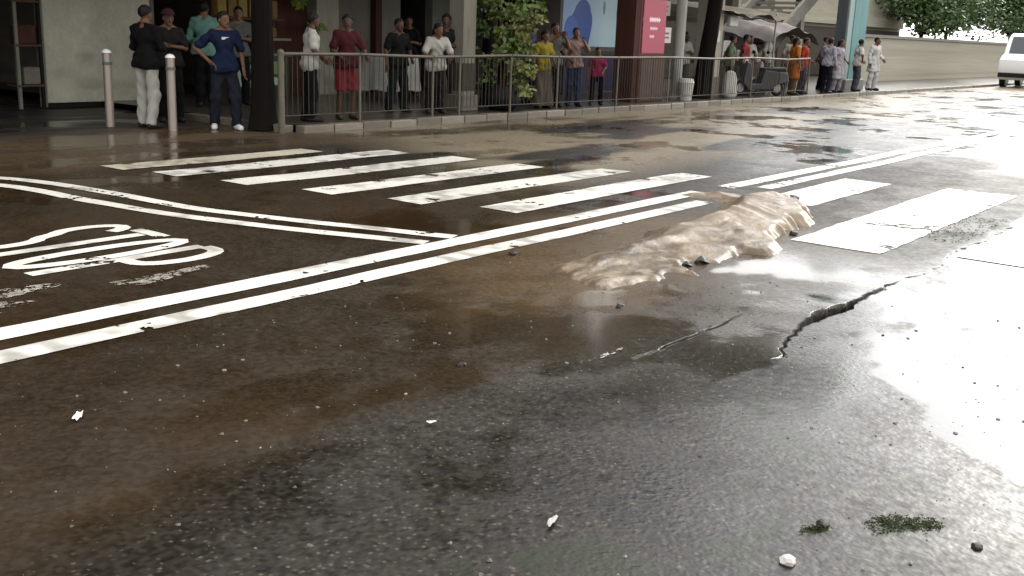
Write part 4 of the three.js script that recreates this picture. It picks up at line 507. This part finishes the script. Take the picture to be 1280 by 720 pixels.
// ---------------------------------------------------------------- litter, stones, moss
function blob(r, sx, sy, sz, s) { const g = new THREE.IcosahedronGeometry(r, 1), p = g.attributes.position; for (let i = 0; i < p.count; i++) { const k = .6 + .8 * vn(p.getX(i) / r * 1.7 + s, p.getY(i) / r * 1.7 + p.getZ(i) / r * 2.1); p.setXYZ(i, p.getX(i) * k * sx, p.getY(i) * k * sy, p.getZ(i) * k * sz); } g.computeVertexNormals(); return g; }
function scrap(x, z, w, l, label, m) { solo('paper_scrap', gridGeo(5, 4, (i, j) => { const a = (i / 5 - .5) * l, b = (j / 4 - .5) * w * (1 - .3 * Math.abs(i - 2.5) / 2.5); return [a, .004 + .014 * vn(i * .9 + x * 7, j * .8 + z), b, i, j]; }).rotateY(x * 5), m, label, 'litter', [x, roadY(x, z) + .006, z]); }
scrap(2.05, -3.69, .035, .09, 'larger white paper scrap on the dark asphalt below the double line', flat(.6, .58, .55, .7, { side: THREE.DoubleSide })); scrap(2.57, -1.75, .02, .08, 'thin twisted grey paper strip on grainy asphalt', flat(.35, .33, .31, .7, { side: THREE.DoubleSide })); scrap(2.95, -2.62, .03, .04, 'tiny pale scrap on the asphalt edge of the brown stain', flat(.5, .47, .43, .7, { side: THREE.DoubleSide }));
const stone = (x, z, r, c, label) => solo('loose_stone', blob(r, 1.2, .55, .9, x * 3), flat(...c, .55), label, 'stone', [x, roadY(x, z) + r * .2, z]);
stone(2.85, -1.06, .028, [.42, .40, .37], 'smooth whitish stone on the wet road near the moss'); stone(5.83, -4.43, .035, [.02, .017, .013], 'dark asphalt lump just below the double line'); stone(3.62, -3.03, .022, [.018, .015, .012], 'small black lump on the brown mud film'); stone(3.35, -.63, .02, [.02, .02, .016], 'dark pebble in the bright puddle'); stone(3.17, -1.07, .024, [.02, .022, .015], 'dark mossy lump beside the moss patch');
{ // rubble torn from the road along the front of the muddy water
  let n = 0; for (const [x, z, r] of [[6.62, -3.33, .05], [6.45, -3.36, .035], [7.25, -3.2, .035], [8.2, -3.3, .04], [9.98, -4.08, .075], [9.82, -3.98, .055], [5.12, -3.08, .025]]) { solo('asphalt_chunk', blob(r, 1.4, .7, .9, x * 7 + n), mat(.02, .017, .014, .5), ['bigger dark asphalt chunk of the pair in the muddy water front', 'smaller dark asphalt chunk of the pair in the muddy water front', 'small dark asphalt chunk between two lobes of muddy water', 'dark asphalt chunk below the broad dome of muddy water', 'largest black asphalt chunk at the tip of the muddy water by the white stripe', 'black asphalt chunk leaning on the largest chunk', 'tiny dark crumb at the thin tail of the muddy water'][n], 'rubble', [x, roadY(x, z) + r * .25, z], 'chunks along the muddy water'); n++; }
}
{ // gravel grains washed over the wet asphalt
  const N = 600, im = new THREE.InstancedMesh(blob(1, 1, .6, .85, 3), flat(.5, .48, .45, .6), N), m = new THREE.Matrix4(), c = new THREE.Color();
  for (let i = 0; i < N; i++) { const x = rr(1.2, 6.5), z = rr(-4.4, -.6), s = .0022 + .006 * rnd() ** 5; m.compose(new THREE.Vector3(x, roadY(x, z) + s * .3, z), new THREE.Quaternion().setFromEuler(new THREE.Euler(0, rr(0, 6), 0)), new THREE.Vector3(s * 1.4, s, s)); im.setMatrixAt(i, m); const b = rr(.08, .42); im.setColorAt(i, c.setRGB(b, b * .96, b * .88)); }
  im.name = 'gravel'; im.userData = { kind: 'stuff', label: 'fine pale grit scattered over the wet asphalt', category: 'gravel' }; im.castShadow = im.receiveShadow = true; scene.add(im);
}
{ // moss tufts
  const N = 700, bl = leavesGeo([[0, 0, 0, .02]], 5, .02), im = new THREE.InstancedMesh(bl, flat(.03, .042, .012, .7, { side: THREE.DoubleSide }), N), m = new THREE.Matrix4();
  for (let i = 0; i < N; i++) { const A = i < 420, a = rr(0, 6.28), q = Math.sqrt(rnd()); const cI = i % 5, cc = [[3.31, -.90, .09, .05], [3.38, -.85, .08, .045], [3.34, -.93, .08, .035], [3.40, -.80, .06, .03], [3.12, -1.08, .05, .02]][cI], x = A ? cc[0] + Math.cos(a) * q * q * cc[2] * (.6 + .9 * vn(a * 2, cI)) : 9.6 + rr(-.75, .9), z = A ? cc[1] + Math.sin(a) * q * cc[3] + Math.cos(a) * q * q * .03 : -2.36 + rr(-.2, .22); const s = A ? rr(.3, .8) : rr(.5, 1); m.compose(new THREE.Vector3(x, roadY(x, z) + .005, z), new THREE.Quaternion().setFromEuler(new THREE.Euler(0, rr(0, 6), 0)), new THREE.Vector3(s, s * .6, s)); im.setMatrixAt(i, m); }
  im.name = 'moss'; im.userData = { kind: 'stuff', label: 'dark green moss growing on the road', category: 'moss' }; im.castShadow = im.receiveShadow = true; scene.add(im);
}
renderer.render(scene, camera);
